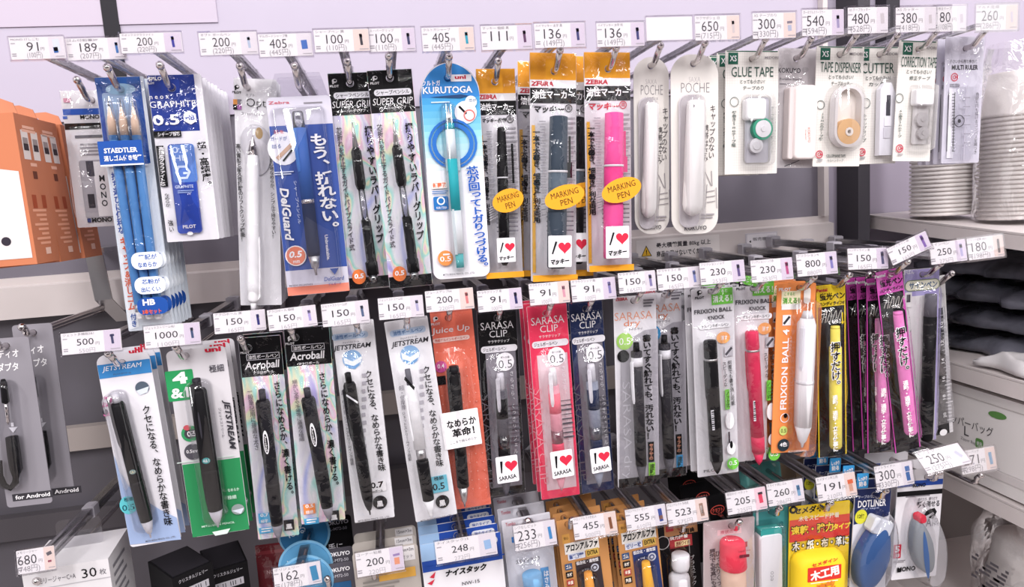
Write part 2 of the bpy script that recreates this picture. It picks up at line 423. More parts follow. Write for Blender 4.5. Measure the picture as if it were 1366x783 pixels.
# rail with its step, kept in one profile
mb = MB()
prof = [(.03, zr1), (-.004, zr1), (-.004, zr1 - .009), (-.016, zr1 - .011), (-.016, zr0), (.03, zr0)]
mb.loft([[(x, y, z) for y, z in prof] for x in (XL, X0 - .06)], 'rail', False, True, True); struct('trim_2', mb)
for i, (py, hh) in enumerate(((582, .03), (690, .03))):
    zc = zy(108, py, 0); sbox('trim_%d' % (i + 3), (XL, -.012, zc - hh / 2), (X0 - .06, .004, zc + hh / 2), '#978e8a' if i == 0 else '#4c484c')
sbox('trim_5', (X0 - .03, -.03, .3), (X0 - .011, .02, ztop), '#47444a')       # upright of the next bay
sbox('trim_6', (P(149, 30, 0).x - .009, -.003, zseam - .02), (P(149, 30, 0).x + .009, 0, ztop), '#2a282d')
sbox('trim_7', (P(1188, 30, 0).x - .01, -.004, zseam), (P(1188, 30, 0).x + .012, .02, ztop), '#39363c')
zs = zy(400, 22, -.02); sbox('trim_8', (XL, -.002, zs), (P(290, 20, 0).x, 0, zs + .3), '#c2b7c6')
sbox('floor', (-2.5, -3.2, -.05), (3.2, .5, 0), 'floor')
sbox('wall_far', (-2.5, -3.25, 0), (3.2, -3.2, 2.3), '#4c484d')  # unseen wall across the aisle, darkened to cut reflections on the packs

# shelves of the next bay, seen from their end
def shelf(name, A, B, th, cm='rail', flat=True):
    a, b = PX(*A, X0), PX(*B, X0); sl = (b.z - a.z) / (b.y - a.y)
    if flat: a.z = (a.z + b.z) / 2; sl = 0
    y0, y1 = .018, -.42
    za, zb = a.z + sl * (y0 - a.y), a.z + sl * (y1 - a.y)
    mb = MB(); pr = [(y0, za), (y1, zb), (y1, zb - th), (y0, za - th)]
    mb.loft([[(x, y, z) for y, z in pr] for x in (X0, X0 + .9)], cm, False, True, True)
    lip = [(y0, za + .0005), (y1, zb + .0005), (y1, zb + .003), (y0, za + .003)]
    o = tag(mb.build(name), None, None); m2 = MB(); m2.loft([[(x, y, z) for y, z in lip] for x in (X0, X0 + .004)], '#c9c1bf', False, True, True)
    m2.build('shelf_edge', o)
    return o, (lambda y: a.z + sl * (y - a.y))
s1, z1 = shelf('display_shelf', (1182, 292), (1351, 313), .017, flat=False)
tag(s1, 'uppermost cream metal shelf holding the stacks of white bowls', 'shelf', 'shelves of the next bay')
s2, z2 = shelf('display_shelf', (1266, 482), (1351, 512), .02)
tag(s2, 'middle cream metal shelf under the black plastic packs', 'shelf', 'shelves of the next bay')
s3, z3 = shelf('display_shelf', (1262, 634), (1351, 677), .02)
tag(s3, 'lowest cream metal shelf under the white zip bag cartons', 'shelf', 'shelves of the next bay')

# stacks of white paper bowls
def bowl(name):
    mb = MB(); pr = [(.055, .0005), (.055, .031), (.0045, .0385), (.003, .0415), (.0005, .041), (0, .0388), (.002, .0375), (.0515, .0295), (.0515, .0005)]
    n = 40; mb.loft([[(r * math.cos(-2 * math.pi * i / n), r * math.sin(-2 * math.pi * i / n), z) for i in range(n)] for z, r in pr], '#ebe5e2', True, True, True)
    o = mb.build(name); return o
def stack(px, y, n, label, group):
    c = P(px, 290, y); first = None
    for k in range(n):
        o = bowl('paper_bowl') if first is None and k == 0 else first.copy()
        if first is None: first = o
        else: COL.objects.link(o)
        o.location = (c.x, y, z1(y + .04) + .002 + .0056 * k); tag(o, label, 'bowl', group)
    return c
stack(1257, -.085, 27, 'white paper bowl nested in the stack behind the clear ruler pack', 'bowls stacked behind the ruler')
c2 = stack(1352, -.17, 24, 'white paper bowl nested in the bagged stack at the photo edge', 'bowls stacked inside the clear bag')
mb = MB(); n = 40; rings = []
zb, zt = z1(-.17) + .004, P(1345, 58, -.17).z
for k in range(26):
    t = k / 25; z = zb + (zt - zb) * t; r0 = .0455 if t < .7 else .0455 - .012 * (t - .7) / .3
    rings.append([(c2.x + (r0 + .0035 * noise.noise(Vector((math.cos(2 * math.pi * i / n) * 2, math.sin(2 * math.pi * i / n) * 2, z * 30))) * (0.3 if t < .55 else 1.6)) * math.cos(2 * math.pi * i / n), -.17 + (r0 + .004 * noise.noise(Vector((i * .4, z * 40, 3)))) * math.sin(2 * math.pi * i / n), z) for i in range(n)])
mb.loft(rings, 'bagfilm', True, False, False); tag(mb.build('plastic_bag'), 'crinkled clear plastic bag wrapped round a stack of bowls', 'plastic bag')

# black plastic packs lying on the middle shelf
def lying(name, x0, x1, y0, y1, z, h, m, sd, label, cat, group=None):
    mb = MB(); nx, ny = 22, 26; top = []; 
    for j in range(ny + 1):
        for i in range(nx + 1):
            u, v = i / nx, j / ny; e = min(1, min(u, 1 - u) * 8, min(v, 1 - v) * 8) ** .5
            x = x0 + (x1 - x0) * u; y = y0 + (y1 - y0) * v
            top.append((x + .022 * noise.noise(Vector((y * 24, sd, 1))) * (1 - u) ** 3, y, z + h * (.35 + .65 * e) * (.82 + .3 * noise.noise(Vector((x * 14 + sd, y * 22, sd))) + .24 * noise.noise(Vector((x * 40, y * 55, sd * 2))))))
    bot = [(x, y, z) for x, y, _ in top]; N = len(top); f = []
    for j in range(ny):
        for i in range(nx):
            a = j * (nx + 1) + i; f += [(a, a + 1, a + nx + 2, a + nx + 1), (N + a, N + a + nx + 1, N + a + nx + 2, N + a + 1)]
    edge = [i for i in range(nx + 1)] + [(j + 1) * (nx + 1) - 1 for j in range(1, ny + 1)] + [ny * (nx + 1) + i for i in range(nx - 1, -1, -1)] + [j * (nx + 1) for j in range(ny - 1, 0, -1)]
    for k in range(len(edge)): a, b = edge[k], edge[(k + 1) % len(edge)]; f.append((b, a, N + a, N + b))
    mb.add(top + bot, f, m, True); return tag(mb.build(name), label, cat, group)
zm = z2(0) + .0045
for k, lab in enumerate(('lowest black plastic pack on the middle shelf', 'second black plastic pack up from the shelf', 'third black plastic pack up, creased grey along its edge', 'topmost black plastic pack on the middle shelf')):
    lying('plastic_pack', X0 + .06 + .007 * (k % 2), X0 + .42, -.40 + .014 * k, -.02, zm + .0345 * k, .0275, 'blackbag', 3.1 + k * 2.7, lab, 'plastic pack', 'black plastic packs')
lying('plastic_pack', X0 + .01, X0 + .054, -.405, -.2, zm, .02, 'whitebag', 9.2, 'white plastic pack lying at the edge of the middle shelf', 'plastic pack')

# cartons on the lowest shelf, their printed end towards the aisle
def carton(y0, y1, z0, z1_, label):
    mb = MB(); mb.box((0, 0, 0), (y1 - y0, .5, z1_ - z0), '#e2dddb')
    root = tag(empty('carton', Matrix.Translation((X0 + .012, y1, z0)) @ Matrix.Rotation(-math.pi / 2, 4, 'Z')), label, 'box', 'zip bag cartons')
    return mb, root, y1 - y0, z1_ - z0
zc = z3(0) + .0035
mb, root, w, h = carton(-.41, -.03, zc, zc + .028, 'flat white carton under the printed zip bag carton')
mb.build('carton_box', root)
mt = MB(); mt.slab(rr(.36, .010, .001), 0, .0012, '#d3cccb'); q = mt.build('carton_lid', root); q.location = (w / 2, -.0016, h - .0052)
mb, root, w, h = carton(-.41, -.03, zc + .0285, zc + .122, 'white zip bag carton with a green leaf and letter L')
bpy.context.view_layer.update()
def onx(px, py):
    l = root.matrix_world.inverted() @ PX(px, py, X0 + .012); return l.x, l.z
for body, px, py, ww, hh, c in (('ッパーバッグ', 1297, 567, .066, .0125, '#4a464b'), ('L', 1290, 575, .0075, .0125, '#4a464b'), ('Zipper Bag', 1292, 588, .024, .005, '#7a767a')):
    x, z = onx(px, py); mb.text(body, x, z, -.0008, ww, hh, c)
x, z = onx(1331, 554); mb.flat(turn(circ(.0135, 18, .0045), 4, x, z), -.0007, '#5d8a4c')
x, z = onx(1307, 592); mb.flat(turn(rr(.012, .0135, .003, 4), 0, x, z), -.0007, '#5d8a4c'); mb.text('徳用', x, z, -.001, .008, .006, WH)
mb.build('carton_box', root)
mt = MB(); mt.slab(rr(w - .01, .0012, .0003), 0, .0005, '#bdb6b4'); q = mt.build('lid_seam', root); q.location = (w / 2, -.0007, h - .012)

# bagged bowls under the lowest shelf
sbox('wall_right_low', (X0 - .06, .012, .3), (XE, .02, z3(0) - .03), '#8d8583')  # darker sheet added for the shade under the lowest shelf
zb3 = PX(1300, 772, X0 + .07).z - .03
sbox('trim_9', (X0, -.42, .3), (XE, .012, zb3), 'rail')
first = None
for k in range(14):
    o = bowl('paper_bowl') if k == 0 else first.copy()
    if k == 0: first = o
    else: COL.objects.link(o)
    o.location = (X0 + .075, -.215, zb3 + .0006 + .0056 * k); tag(o, 'white paper bowl in the low bagged stack under the lowest shelf', 'bowl', 'bowls bagged under the lowest shelf')
mb = MB(); n = 44; rings = []
for k in range(22):
    t = k / 21; z = zb3 + .001 + t * (z3(0) - .028 - zb3); r0 = .066 - .02 * max(0, t - .7) / .3
    rings.append([(X0 + .085 + (r0 + .006 * noise.noise(Vector((math.cos(2 * math.pi * i / n) * 2, math.sin(2 * math.pi * i / n) * 2, z * 24)))) * math.cos(2 * math.pi * i / n), -.23 + (r0 * 1.25 + .006 * noise.noise(Vector((i * .4, z * 30, 8)))) * math.sin(2 * math.pi * i / n), z) for i in range(n)])
mb.loft(rings, 'bagfilm', True, False, False); o = tag(mb.build('plastic_bag'), 'crinkled clear plastic bag with black print under the lowest shelf', 'plastic bag')
mb = MB()
for j in range(13):
    for i in range(3): 
        y = -.25 + .017 * i + .006 * ((j * 7 + i * 5) % 4); z = zb3 + .03 + .0062 * j; L_ = .005 + .004 * ((j * 3 + i * 2) % 4)
        mb.add([(X0 + .0145, y, z), (X0 + .0145, y - L_, z), (X0 + .0145, y - L_, z + .0036), (X0 + .0145, y, z + .0036)], [(0, 1, 2, 3)], '#5a555a')
mb.build('printed_text', o)
# ------------------------------------------------------------------ pen patterns
def ball(pk, p0, p1, r, body, grip, tip, cl, button, clip=(.06, .4, 55), g0=.6, name='pen', lower=None):
    segs = [('barrel', body, [(.07, .8), (.09, 1), (g0, 1), (g0 + .004, .96)]), ('grip', grip, [(g0, .99), (g0 + .02, 1.03), (.8, .98), (.88, .86)]),
            ('tip', tip, [(.88, .84), (.93, .62), (.965, .34), (.968, .16), (1, .1)]), ('button', button, [(0, .3), (.004, .5), (.07, .52)])]
    return pk.pen(p0, p1, r, segs, (*clip, cl, 5.0) if cl else None, name)
def heart(pk, cx, cy, w, c='#d5304a'):
    pts = []
    for i in range(28):
        t = 2 * math.pi * i / 28; pts.append((cx + w / 32 * 16 * math.sin(t) ** 3, cy - w / 32 * (13 * math.cos(t) - 5 * math.cos(2 * t) - 2 * math.cos(3 * t) - math.cos(4 * t))))
    pk.poly(pts, c)
def logo_p(pk, x, y, c, s=1.0):                     # the small round mark over the maker's word
    pk.E(x, y, 4.2 * s, 3.4 * s, c); pk.E(x + 1.2 * s, y - .6 * s, 2.2 * s, 1.7 * s, K if c != K else WH); pk.R(x - 2.2 * s, y + 3.6 * s, 2.4 * s, 3.4 * s, c); pk.T('PILOT', x, y + 9 * s, 15 * s, 4 * s, c, bold=.03)
Y1 = -.235
# orange charger boxes at the far left, their long sides towards us
def orange_box(x, y0, TL, BL, label):
    a, b = P(*TL, y0), P(*BL, y0); roll = math.atan2((a - b).x, (a - b).z) * .9; h = (a - b).length; d = .046; w = .062
    root = tag(empty('charger_box', Matrix.Translation(b) @ Matrix.Rotation(roll, 4, 'Y')), label, 'box', 'orange charger boxes')
    mb = MB(); mb.box((-w, 0, 0), (0, d, h), '#c67a58')
    # print on the long side: rows of icons and fine lettering, laid on x = 0
    def side(y, z, ww, hh, c, k=1): mb.add([(.0002 * k, y - ww / 2, z - hh / 2), (.0002 * k, y + ww / 2, z - hh / 2), (.0002 * k, y + ww / 2, z + hh / 2), (.0002 * k, y - ww / 2, z + hh / 2)], [(0, 1, 2, 3)], c)
    for j in (0, 1):
        side(d * (.3 + .4 * j), h * .80, .013, .026, '#e6d9d2'); side(d * (.3 + .4 * j), h * .785, .009, .006, '#3b3034', 2); side(d * (.3 + .4 * j), h * .825, .009, .006, '#9c8f8c', 2)
    side(d * .5, h * .60, .008, .007, '#6d3a2a'); side(d * .5, h * .92, .022, .0025, '#f0b9a0'); side(d * .5, h * .895, .026, .0025, '#f0b9a0'); side(d * .5, h * .67, .012, .003, '#f0b9a0')
    for j in range(8): side(d * (.44 + .05 * (j % 3)), h * (.36 - .032 * j), .026 - .006 * (j % 3), .0022, '#eba788')
    for j in (0, 1): side(d * (.3 + .4 * j), h * .42, .008, .012, '#a64b2c')
    side(d * .55, h * .08, .01, .006, '#f3c7b2')
    # front: white printed face with the window of the plug
    mb.add([(-w + .003, -.0003, .006), (-.003, -.0003, .006), (-.003, -.0003, h * .62), (-w + .003, -.0003, h * .7)], [(0, 1, 2, 3)], '#ded6d6')
    mb.flat(turn(circ(.004, 14), 0, -.022, .022), -.0005, '#35303a')
    mb.build('carton', root)
    t = MB(); t.slab([(-w + .006, 0), (-.006, 0), (-.009, .012), (-.02, .017), (-w + .02, .017), (-w + .009, .012)], 0, .001, '#cc8868', [[(x - w / 2, z + .009) for x, z in circ(.0035, 10)][::-1]])
    q = t.build('hang_tab', root); q.location = (0, d / 2, h - .0002)
    return root
orange_box(0, -.265, (17, 150), (50, 352), 'orange charger box nearest the shopper with a white front and hang tab')
orange_box(0, -.215, (44, 158), (82, 349), 'orange charger box in the middle of the three on their hook')
orange_box(0, -.165, (79, 166), (114, 344), 'orange charger box deepest on the hook, partly behind the eraser pouch')

# eraser pouch
p = Pack('eraser_pack', 'white eraser pouch with blue and black stripes beside the orange boxes', 'erasers', (80, 122), (150, 119), (172, 298), (104, 306), -.185, '#dcd9dd', (122, 134))
p.band(.13, .175, '#2c57b0'); p.band(.235, .28, K); p.T('MONO', 120, 156, 26, 6, K, bold=.03); p.R(87, 157, 6, 4, '#2c57b0')
p.fine(100, 178, 140, 186, 1, '#55525a'); p.fine(107, 190, 142, 208, 4, '#8f8b92'); p.R(90, 134, 10, 6, '#c98aa0')
p.R(130, 252, 40, 84, '#a6a3aa', 3); p.R(138, 252, 20, 80, '#e9e7ea'); p.V('MONO', 136, 232, 141, 276, 9, K, .02); p.R(121, 225, 10, 22, '#4b484f'); p.R(123, 268, 9, 20, '#3a373d')
p.T('MONO', 137, 293, 28, 7, K, bold=.04); p.R(120, 294, 5, 6, '#2c3a70'); p.card()
p.bul.append((Vector((*p.q(120, 215)[:1], -.007, p.q(120, 215)[1])), Vector((p.q(132, 285)[0], -.007, p.q(132, 285)[1])), .011)); p.film(amp=.0022)
ERASER = p

# wooden pencils with caps
def pencil_pack(label, front=True):
    p = Pack('pencil_pack', label, 'pencils', (127, 104), (190, 101), (233, 433), (172, 446), Y1 - .006, '#dfe6ee', (162, 120), 'capped blue pencil packs')
    p.band(0, .335, '#2350a0', 0, .93); p.R(160, 155, 40, 66, '#9fb6d6', 3); p.R(157, 108, 60, 9, '#3566b4'); p.E(161, 119, 20, 8, '#9cc0dd')
    p.poly([(147, 224), (158, 223), (186, 436), (173, 440)], '#eef1f5'); p.poly([(206, 222), (205.5, 222), (231, 432), (196, 300)], '#e7ecf2')
    p.V('持ち運びに便利な', 153, 230, 163, 312, 8, '#2a55a6', .03); p.V('キャップ&消しゴム', 165, 316, 177, 414, 9.5, '#e2603c', .04); p.V('付き', 178, 418, 180, 436, 7, '#2a55a6', .02)
    p.card()
    for x0, x1 in ((147, 191), (163, 203), (179, 215)):
        p.pen((x0, 133), (x1, 424), 6.2, [('barrel', '#5488c2', [(.16, .9), (.165, 1), (.93, 1), (.935, .9)]), ('wooden_point', '#e8cbb4', [(.035, .22), (.1, .85), (.165, .92)]), ('lead', '#3a383c', [(0, .05), (.036, .24)]),
              ('point_cap', 'shell', [(-.005, .5), (.02, .8), (.1, 1.2), (.18, 1.25), (.18, 1.1)]), ('ferrule', 'steel', [(.93, 1.02), (.965, 1.02)]), ('rubber', WH, [(.965, .95), (.995, .9), (1, .6)])], None, 'pencil')
    mb = p.mb; p.mb = MB(); p.k = 0
    base = -.0152
    y_of = p.ly; p.ly = lambda: base + y_of()
    x, z = p.q(169, 205); p.mb.flat(turn(rr(p.w * .9, 33 * p.s, .0003, 2), 0, x, z), p.ly(), '#2350a0'); p.R(171, 221, 57, 2, WH)
    p.T('STAEDTLER', 169, 202, 44, 7, WH, bold=.03); p.T('消しゴム付き鉛筆', 172, 212, 50, 8, WH, bold=.03); 
    p.part('header_print', p.mb); p.mb = MB()
    for cy, a, b in ((346, '筆記が', 'なめらか'), (378, '芯粉が', '出にくい')):
        cx = 203 + (cy - 346) * .14; p.R(cx, cy, 42, 25, '#eef2f6', 11); p.T(a, cx + 1, cy - 5, 25, 7.5, '#2a55a6', bold=.02); p.T(b, cx + 1, cy + 5, 26, 7.5, '#2a55a6', bold=.02)
    p.part('bubble_print', p.mb); p.mb = MB()
    p.R(211, 405, 42, 25, '#2350a0', 10); p.T('HB', 206, 400, 17, 9, WH, bold=.04); p.T('3本セット', 210, 412, 26, 7, '#e6603c', bold=.03)
    p.part('grade_print', p.mb); p.ly = y_of; p.mb = mb
    return p.film(amp=.0012)
p = pencil_pack('frontmost pack of three capped blue pencils under a dark blue header'); PENCIL = p
p.copies(5, .0125, 'pack of three capped blue pencils queued behind the front pencil pack', skip=('bag',))

# pencil leads
p = Pack('lead_pack', 'frontmost pencil lead pack with a royal blue case and dark blue header', 'pencil leads', (193, 101), (270, 98), (290, 318), (226, 324), Y1 - .012, '#e9e6ec', (229, 117), 'pencil lead packs')
p.band(0, .335, '#243a8e', 0, .87); logo_p(p, 201, 105, WH, .7); p.T('PILOT', 211, 105, 18, 5, WH, bold=.03)
p.T('n e o x', 213, 130, 26, 4.5, WH); p.T('GRAPHITE', 231, 139, 62, 9, WH, bold=.0); p.T('0.5', 222, 160, 36, 15, WH, bold=.02)
x, z = p.q(254, 157); p.mb.flat(turn(circ(9.5 * p.s, 6, 10 * p.s), 30, x, z), p.ly(), WH); p.T('HB', 254, 157, 12, 7, '#3551a8', bold=.02)
p.R(224, 179, 37, 9, K); p.T('シャープ替芯', 226, 179, 30, 6, WH); p.R(217, 222, 10, 58, K); p.V('高純度グラファイト芯', 216, 196, 218, 248, 6.5, WH, .02)
p.V('なめらか', 223, 258, 225, 276, 6, K); p.V('強い', 228, 293, 230, 310, 6, K); 
p.R(248, 252, 34, 128, '#2f4fb4', 5); p.R(246, 218, 33, 54, '#5d86cf', 4); p.T('0.5', 241, 200, 22, 9, '#dbe6f8'); p.T('HB', 242, 211, 17, 8, '#dbe6f8')
x, z = p.q(245, 230); p.mb.flat(turn(circ(11 * p.s, 6), 0, x, z), p.ly(), '#dbe6f8'); p.mb.flat(turn(circ(7.5 * p.s, 6), 0, x, z), p.ly(), '#4a74c6'); p.R(249, 231, 7, 3, '#dbe6f8'); p.T('GRAPHITE', 247, 249, 25, 4.5, '#dbe6f8'); p.fine(238, 253, 260, 258, 2, '#9db4e4')
p.T('PILOT', 254, 302, 18, 5, WH, bold=.03); p.E(255, 311, 4, 2.5, WH); p.card()
mb = MB(); x, z = p.q(248, 252); mb.loft([[(a, y, b) for a, b in turn(rr((34 - i) * p.s, (128 - i) * p.s, 5 * p.s, 4), -math.degrees(0), x, z)] for i, y in ((0, -.0024), (.5, -.004), (3, -.0048))], 'shell', True); p.part('lead_case', mb)
mb = MB(); mb.vtext('超・高純度。', p.q(270, 190), p.q(280, 252), -.0052, 11 * p.s, K, .025); p.part('bag_print', mb); p.film(amp=.0016); LEAD = p
p.copies(11, .0105, 'pencil lead pack queued behind the front lead pack', skip=('bag', 'lead_case', 'bag_print'), jit=.0015)

# white pen with lift clip
p = Pack('pen_pack', 'all white ballpoint pack with four small colour squares, beside the lead packs', 'pen pack', (312, 107), (368, 103), (376, 404), (321, 410), Y1 + .012, '#eceaee', (330, 117))
logo_p(p, 316, 116, K, .8)
for i, c in enumerate(('#e39a4f', '#8b8790', K, '#a968a8')): p.R(313 + 5.6 * (i % 2) + 1, 136 + 7 * (i // 2), 5.6, 7, c)
p.T('Opt', 342, 139, 26, 15, '#161518', bold=-.01); p.T('オプト', 334, 127, 12, 4, '#7c7880'); p.T('D r e s s  c o l o r', 338, 152, 30, 4, '#8b8790'); p.E(341, 190, 20, 25, '#c9c6cd'); p.E(346, 178, 5, 8, '#a58a62'); p.E(344, 210, 17, 25, '#d5d2d8')
p.V('高い質感と耐久性抜群のリフトクリップ機能！', 318, 192, 325, 322, 5.5, K, .02); p.V('書き心地なめらか、シンプルで持ちやすい！', 362, 205, 366, 318, 5, K, .01); p.card()
p.pen((340, 402), (339, 182), 8.5, [('barrel', '#f2f0f3', [(0, .6), (.02, .95), (.1, 1), (.8, 1), (.885, .8)]), ('metal_tip', 'chrome', [(.885, .8), (.95, .5), (.985, .18), (1, .08)]), ('button', '#e4e2e6', [(-.05, .4), (.01, .5)])], (.02, .4, 75, '#f2f0f3', 5)); p.film(amp=.0012); OPT = p
p.copies(2, .014, 'all white ballpoint pack queued behind the front white pack', skip=('bag',))

# mechanical pencil in a hard blister
p = Pack('mechanical_pencil_pack', 'hard blister pack of a blue mechanical pencil on an indigo card with an orange foot', 'mechanical pencil', (355, 130), (440, 127), (467, 386), (384, 397), Y1 - .01, '#cfcbd8', None, r=.0045)
p.band(.14, .87, '#3f569c'); p.band(.955, 1, '#ea8a74'); p.T('Zebra', 372, 137, 28, 4, '#c65a6a'); p.fine(405, 135, 430, 139, 1)
p.E(378, 198, 21, 23, '#e9e6ec'); p.T('芯を', 372, 176, 14, 5, '#d56a72'); p.T('ガードが', 372, 185, 22, 6, '#6677a8'); p.T('出る', 369, 195, 12, 6, '#6677a8'); p.line(370, 212, 392, 190, 5, '#c9a48c'); p.line(378, 215, 393, 196, 2.5, K)
p.fine(366, 228, 392, 234, 2, '#c8cfe4'); p.V('もう、折れない。', 424, 178, 444, 312, 21, WH, .05, .82)
p.T('DelGuard', 383, 286, 74, 12, WH, -83, .03, .2); p.T('シャープペンシル', 397, 270, 60, 4.5, '#c8cfe4', -83); p.T('Unbreakable.', 437, 330, 36, 4.5, WH, -83)
p.E(395, 341, 14.5, 14.5, '#efe7ea'); p.E(395, 341, 13, 13, '#e4846a'); p.T('0.5', 395, 339, 18, 9.5, WH, 0, .03, .2); p.T('mm', 396, 349, 9, 4, WH)
p.poly([(440, 358), (452, 357), (447, 366)], '#3f569c'); p.T('DelGuard', 446, 371, 28, 6, '#3f569c', shear=.2); p.T('デルガード', 447, 378, 18, 3.5, '#3f569c'); p.T('MADE IN JAPAN', 402, 380, 32, 3, '#5b5866'); p.card()
p.pen((398, 150), (423, 366), 9, [('barrel', '#4468ae', [(.1, 1), (.53, 1)]), ('grip', '#2d3550', [(.55, .98), (.85, 1), (.88, .9)]), ('collar', 'chrome', [(.53, 1.02), (.555, 1.02)]), ('tip', 'steel', [(.88, .9), (.95, .6), (.96, .25), (1, .15)]), ('eraser_cap', 'barrel', [(0, .7), (.01, .85), (.1, .9)])], (.1, .36, 40, '#4f7cc0', 6), 'mechanical_pencil')
p.blister(411, 262, 74, 248, 10, .0155, math.degrees(-math.atan(.108)) * -1, None)
mb = MB(); a, b, c, d = p.q(366, 98), p.q(426, 96), p.q(438, 128), p.q(358, 131); hx, hz = p.q(400, 117); rp = [a, d, c, b]
mb.slab(rp, .0002, .0008, 'shell', [[(hx + u, hz + v) for u, v in circ(.0036, 10)][::-1]]); p.part('hang_tab', mb); p.hole = P(400, 117, p.y); DELG = p
p.copies(1, .022, 'hard blister pack of a blue mechanical pencil behind the front one')

# holographic mechanical pencils
def grip_pack(label, TL, TR, BR, BL, hole, y):
    p = Pack('mechanical_pencil_pack', label, 'mechanical pencil', TL, TR, BR, BL, y, 'holo', hole, 'holographic mechanical pencil packs')
    dx, dy = TL[0] - 489, TL[1] - 94
    def o(x, yy): return x + dx, yy + dy
    p.band(0, .19, K); p.band(.945, 1, K); logo_p(p, *o(500, 104), WH, .8)
    p.R(*o(524, 123), 50, 8.5, '#eceaf0', 4); p.T('シャープペンシル', *o(524, 123), 44, 6, K); p.T('SUPER GRIP', *o(524, 135), 54, 9, WH, 0, .0, .2); p.T('スーパーグリップ', *o(525, 144), 34, 4.5, WH)
    p.V('芯折れを防止するガイドパイプスライド式', *o(506, 166), *o(524, 330), 6.5, '#55525a', .02); p.V('握りやすいラバ｜グリップ', *o(545, 164), *o(561, 320), 9, K, .03)
    p.E(*o(533, 365), 9.5, 10.5, '#e87d43'); p.T('0.5', *o(533, 364), 13, 7, WH, 0, .03, .1); p.card()
    p.pen(o(524, 160), o(553, 372), 6, [('barrel', 'barrel', [(.4, .75), (.6, .8)]), ('grip', '#121114', [(.16, .85), (.18, 1.15), (.38, 1.2), (.41, .9)]), ('tip', 'steel', [(0, .1), (.06, .3), (.16, .75)]), ('upper_barrel', '#0f0e11', [(.6, 1), (.86, 1.05), (.87, 1.4), (.95, 1.4)]), ('eraser_cap', 'barrel', [(.95, 1.05), (1, 1)])], (.9, .64, -60, '#0f0e11', 4), 'mechanical_pencil')
    return p.film(amp=.0015)
SG1 = grip_pack('holographic mechanical pencil pack next to the indigo blister, half under its twin', (435, 98), (497, 96), (521, 380), (468, 388), (467, 111), Y1 - .002)
SG2 = grip_pack('holographic mechanical pencil pack next to the blue arched card, fully in view', (489, 94), (549, 92), (577, 379), (520, 386), (520, 104), Y1 - .012)

# arched blue card
p = Pack('mechanical_pencil_pack', 'arched blue and white card with a teal mechanical pencil inside a ring', 'mechanical pencil', (558, 85), (638, 82), (653, 367), (580, 374), Y1 - .008, '#ece9ee', (597, 104), 'arched blue pencil cards', r=.008, rt=.032, side='#2a5fa8')
n0 = len(p.mb.v)
zt = p.c.z + p.h / 2
def arch_band(f0, f1, c):                         # a band cut by the arched outline
    z1_, z0_ = zt - p.h * f0, zt - p.h * f1; pts = [(x, z) for x, z in p.out if z0_ <= z <= z1_]
    xs = [x for x, z in pts if x > p.c.x]; xl = min((x for x, z in p.out)); xr = max((x for x, z in p.out))
    def xat(z):
        dz = max(0, z - (zt - .032)); return p.w / 2 - (.032 - math.sqrt(max(0, .032 ** 2 - dz ** 2)))
    n = 8; R_ = [(p.c.x + xat(z0_ + (z1_ - z0_) * i / n) - .0002, z0_ + (z1_ - z0_) * i / n) for i in range(n + 1)]; L_ = [(2 * p.c.x - x, z) for x, z in R_[::-1]]
    p.mb.flat(R_ + L_, -.00012, c)
for i in range(10): arch_band(.004 + .0305 * i, .004 + .0305 * (i + 1), '#3a86cc' if i < 5 else '#%02x%02x%02x' % tuple(int(a + (b - a) * (i - 5) / 5) for a, b in zip((70, 155, 208), (140, 205, 220))))
for i in range(6): arch_band(.309 + .03 * i, .309 + .03 * (i + 1), '#%02x%02x%02x' % tuple(int(a + (b - a) * i / 6) for a, b in zip((150, 210, 222), (234, 232, 236))))
p.k = 2; p.E(597, 104, 5, 5, '#1d4f92'); p.R(615, 104, 28, 9, '#eceaf0', 1); p.T('uni', 614, 103, 15, 5, '#c02a40', bold=.04); p.T('クルトガ', 575, 111, 24, 7, WH, bold=.02); p.T('KURUTOGA', 597, 120, 66, 9, WH, bold=.02)
p.poly([(572, 130), (615, 126), (626, 128), (614, 131)], '#26436e'); p.fine(575, 135, 600, 138, 1, '#cfe0ee')
p.E(621, 150, 15, 15, '#eceaf0'); p.line(612, 142, 622, 152, 3, K); p.ring(626, 154, 8, 2, '#cf7a74'); p.E(628, 136, 8, 8, '#dfe6ee'); p.T('芯が', 630, 134, 10, 4, '#44506a')
p.ring(604, 192, 33, 3.4, '#2f6fc0'); p.ring(604, 192, 28, 5.5, '#2f6fc0'); p.R(604, 220, 20, 16, '#cfe6ec')
p.R(586, 247, 21, 9, '#f2e4de'); p.T('新開発', 586, 247, 18, 6.5, '#e2704c', bold=.04); p.fine(576, 254, 598, 259, 2, '#3d6ea8'); p.R(588, 271, 20, 18, '#2a6fb4', 2); p.ring(588, 268, 5.5, 1.8, WH); p.T('KURU TOGA', 589, 277, 14, 3, WH)
p.V('芯が回ってトガりつづける。', 629, 222, 645, 360, 14, '#2457ae', .05, .8); p.E(594, 344, 10.5, 10.5, '#eb9150'); p.T('0.5', 594, 345, 15, 7, WH, bold=.01); p.R(595, 339, 9, 2, WH); p.T('MITSUBISHI PENCIL CO., LTD.', 612, 365, 44, 3, '#55525a'); p.card()
p.pen((597, 143), (613, 356), 6.6, [('barrel', '#35b4bd', [(.32, 1), (.64, 1)]), ('grip', '#dfe6ea', [(.14, .95), (.32, 1)]), ('collar', '#3aa6b4', [(.105, .9), (.14, .98)]), ('tip', 'steel', [(0, .1), (.04, .3), (.05, .6), (.105, .8)]), ('label_sleeve', '#eceff1', [(.64, 1.02), (.91, 1.02)]), ('eraser_cap', '#63c6c9', [(.91, .85), (1, .8)])], (.9, .66, 40, '#dfe9ec', 4), 'mechanical_pencil')
p.blister(605, 250, 25, 226, 12, .013, 4.2); KURU = p
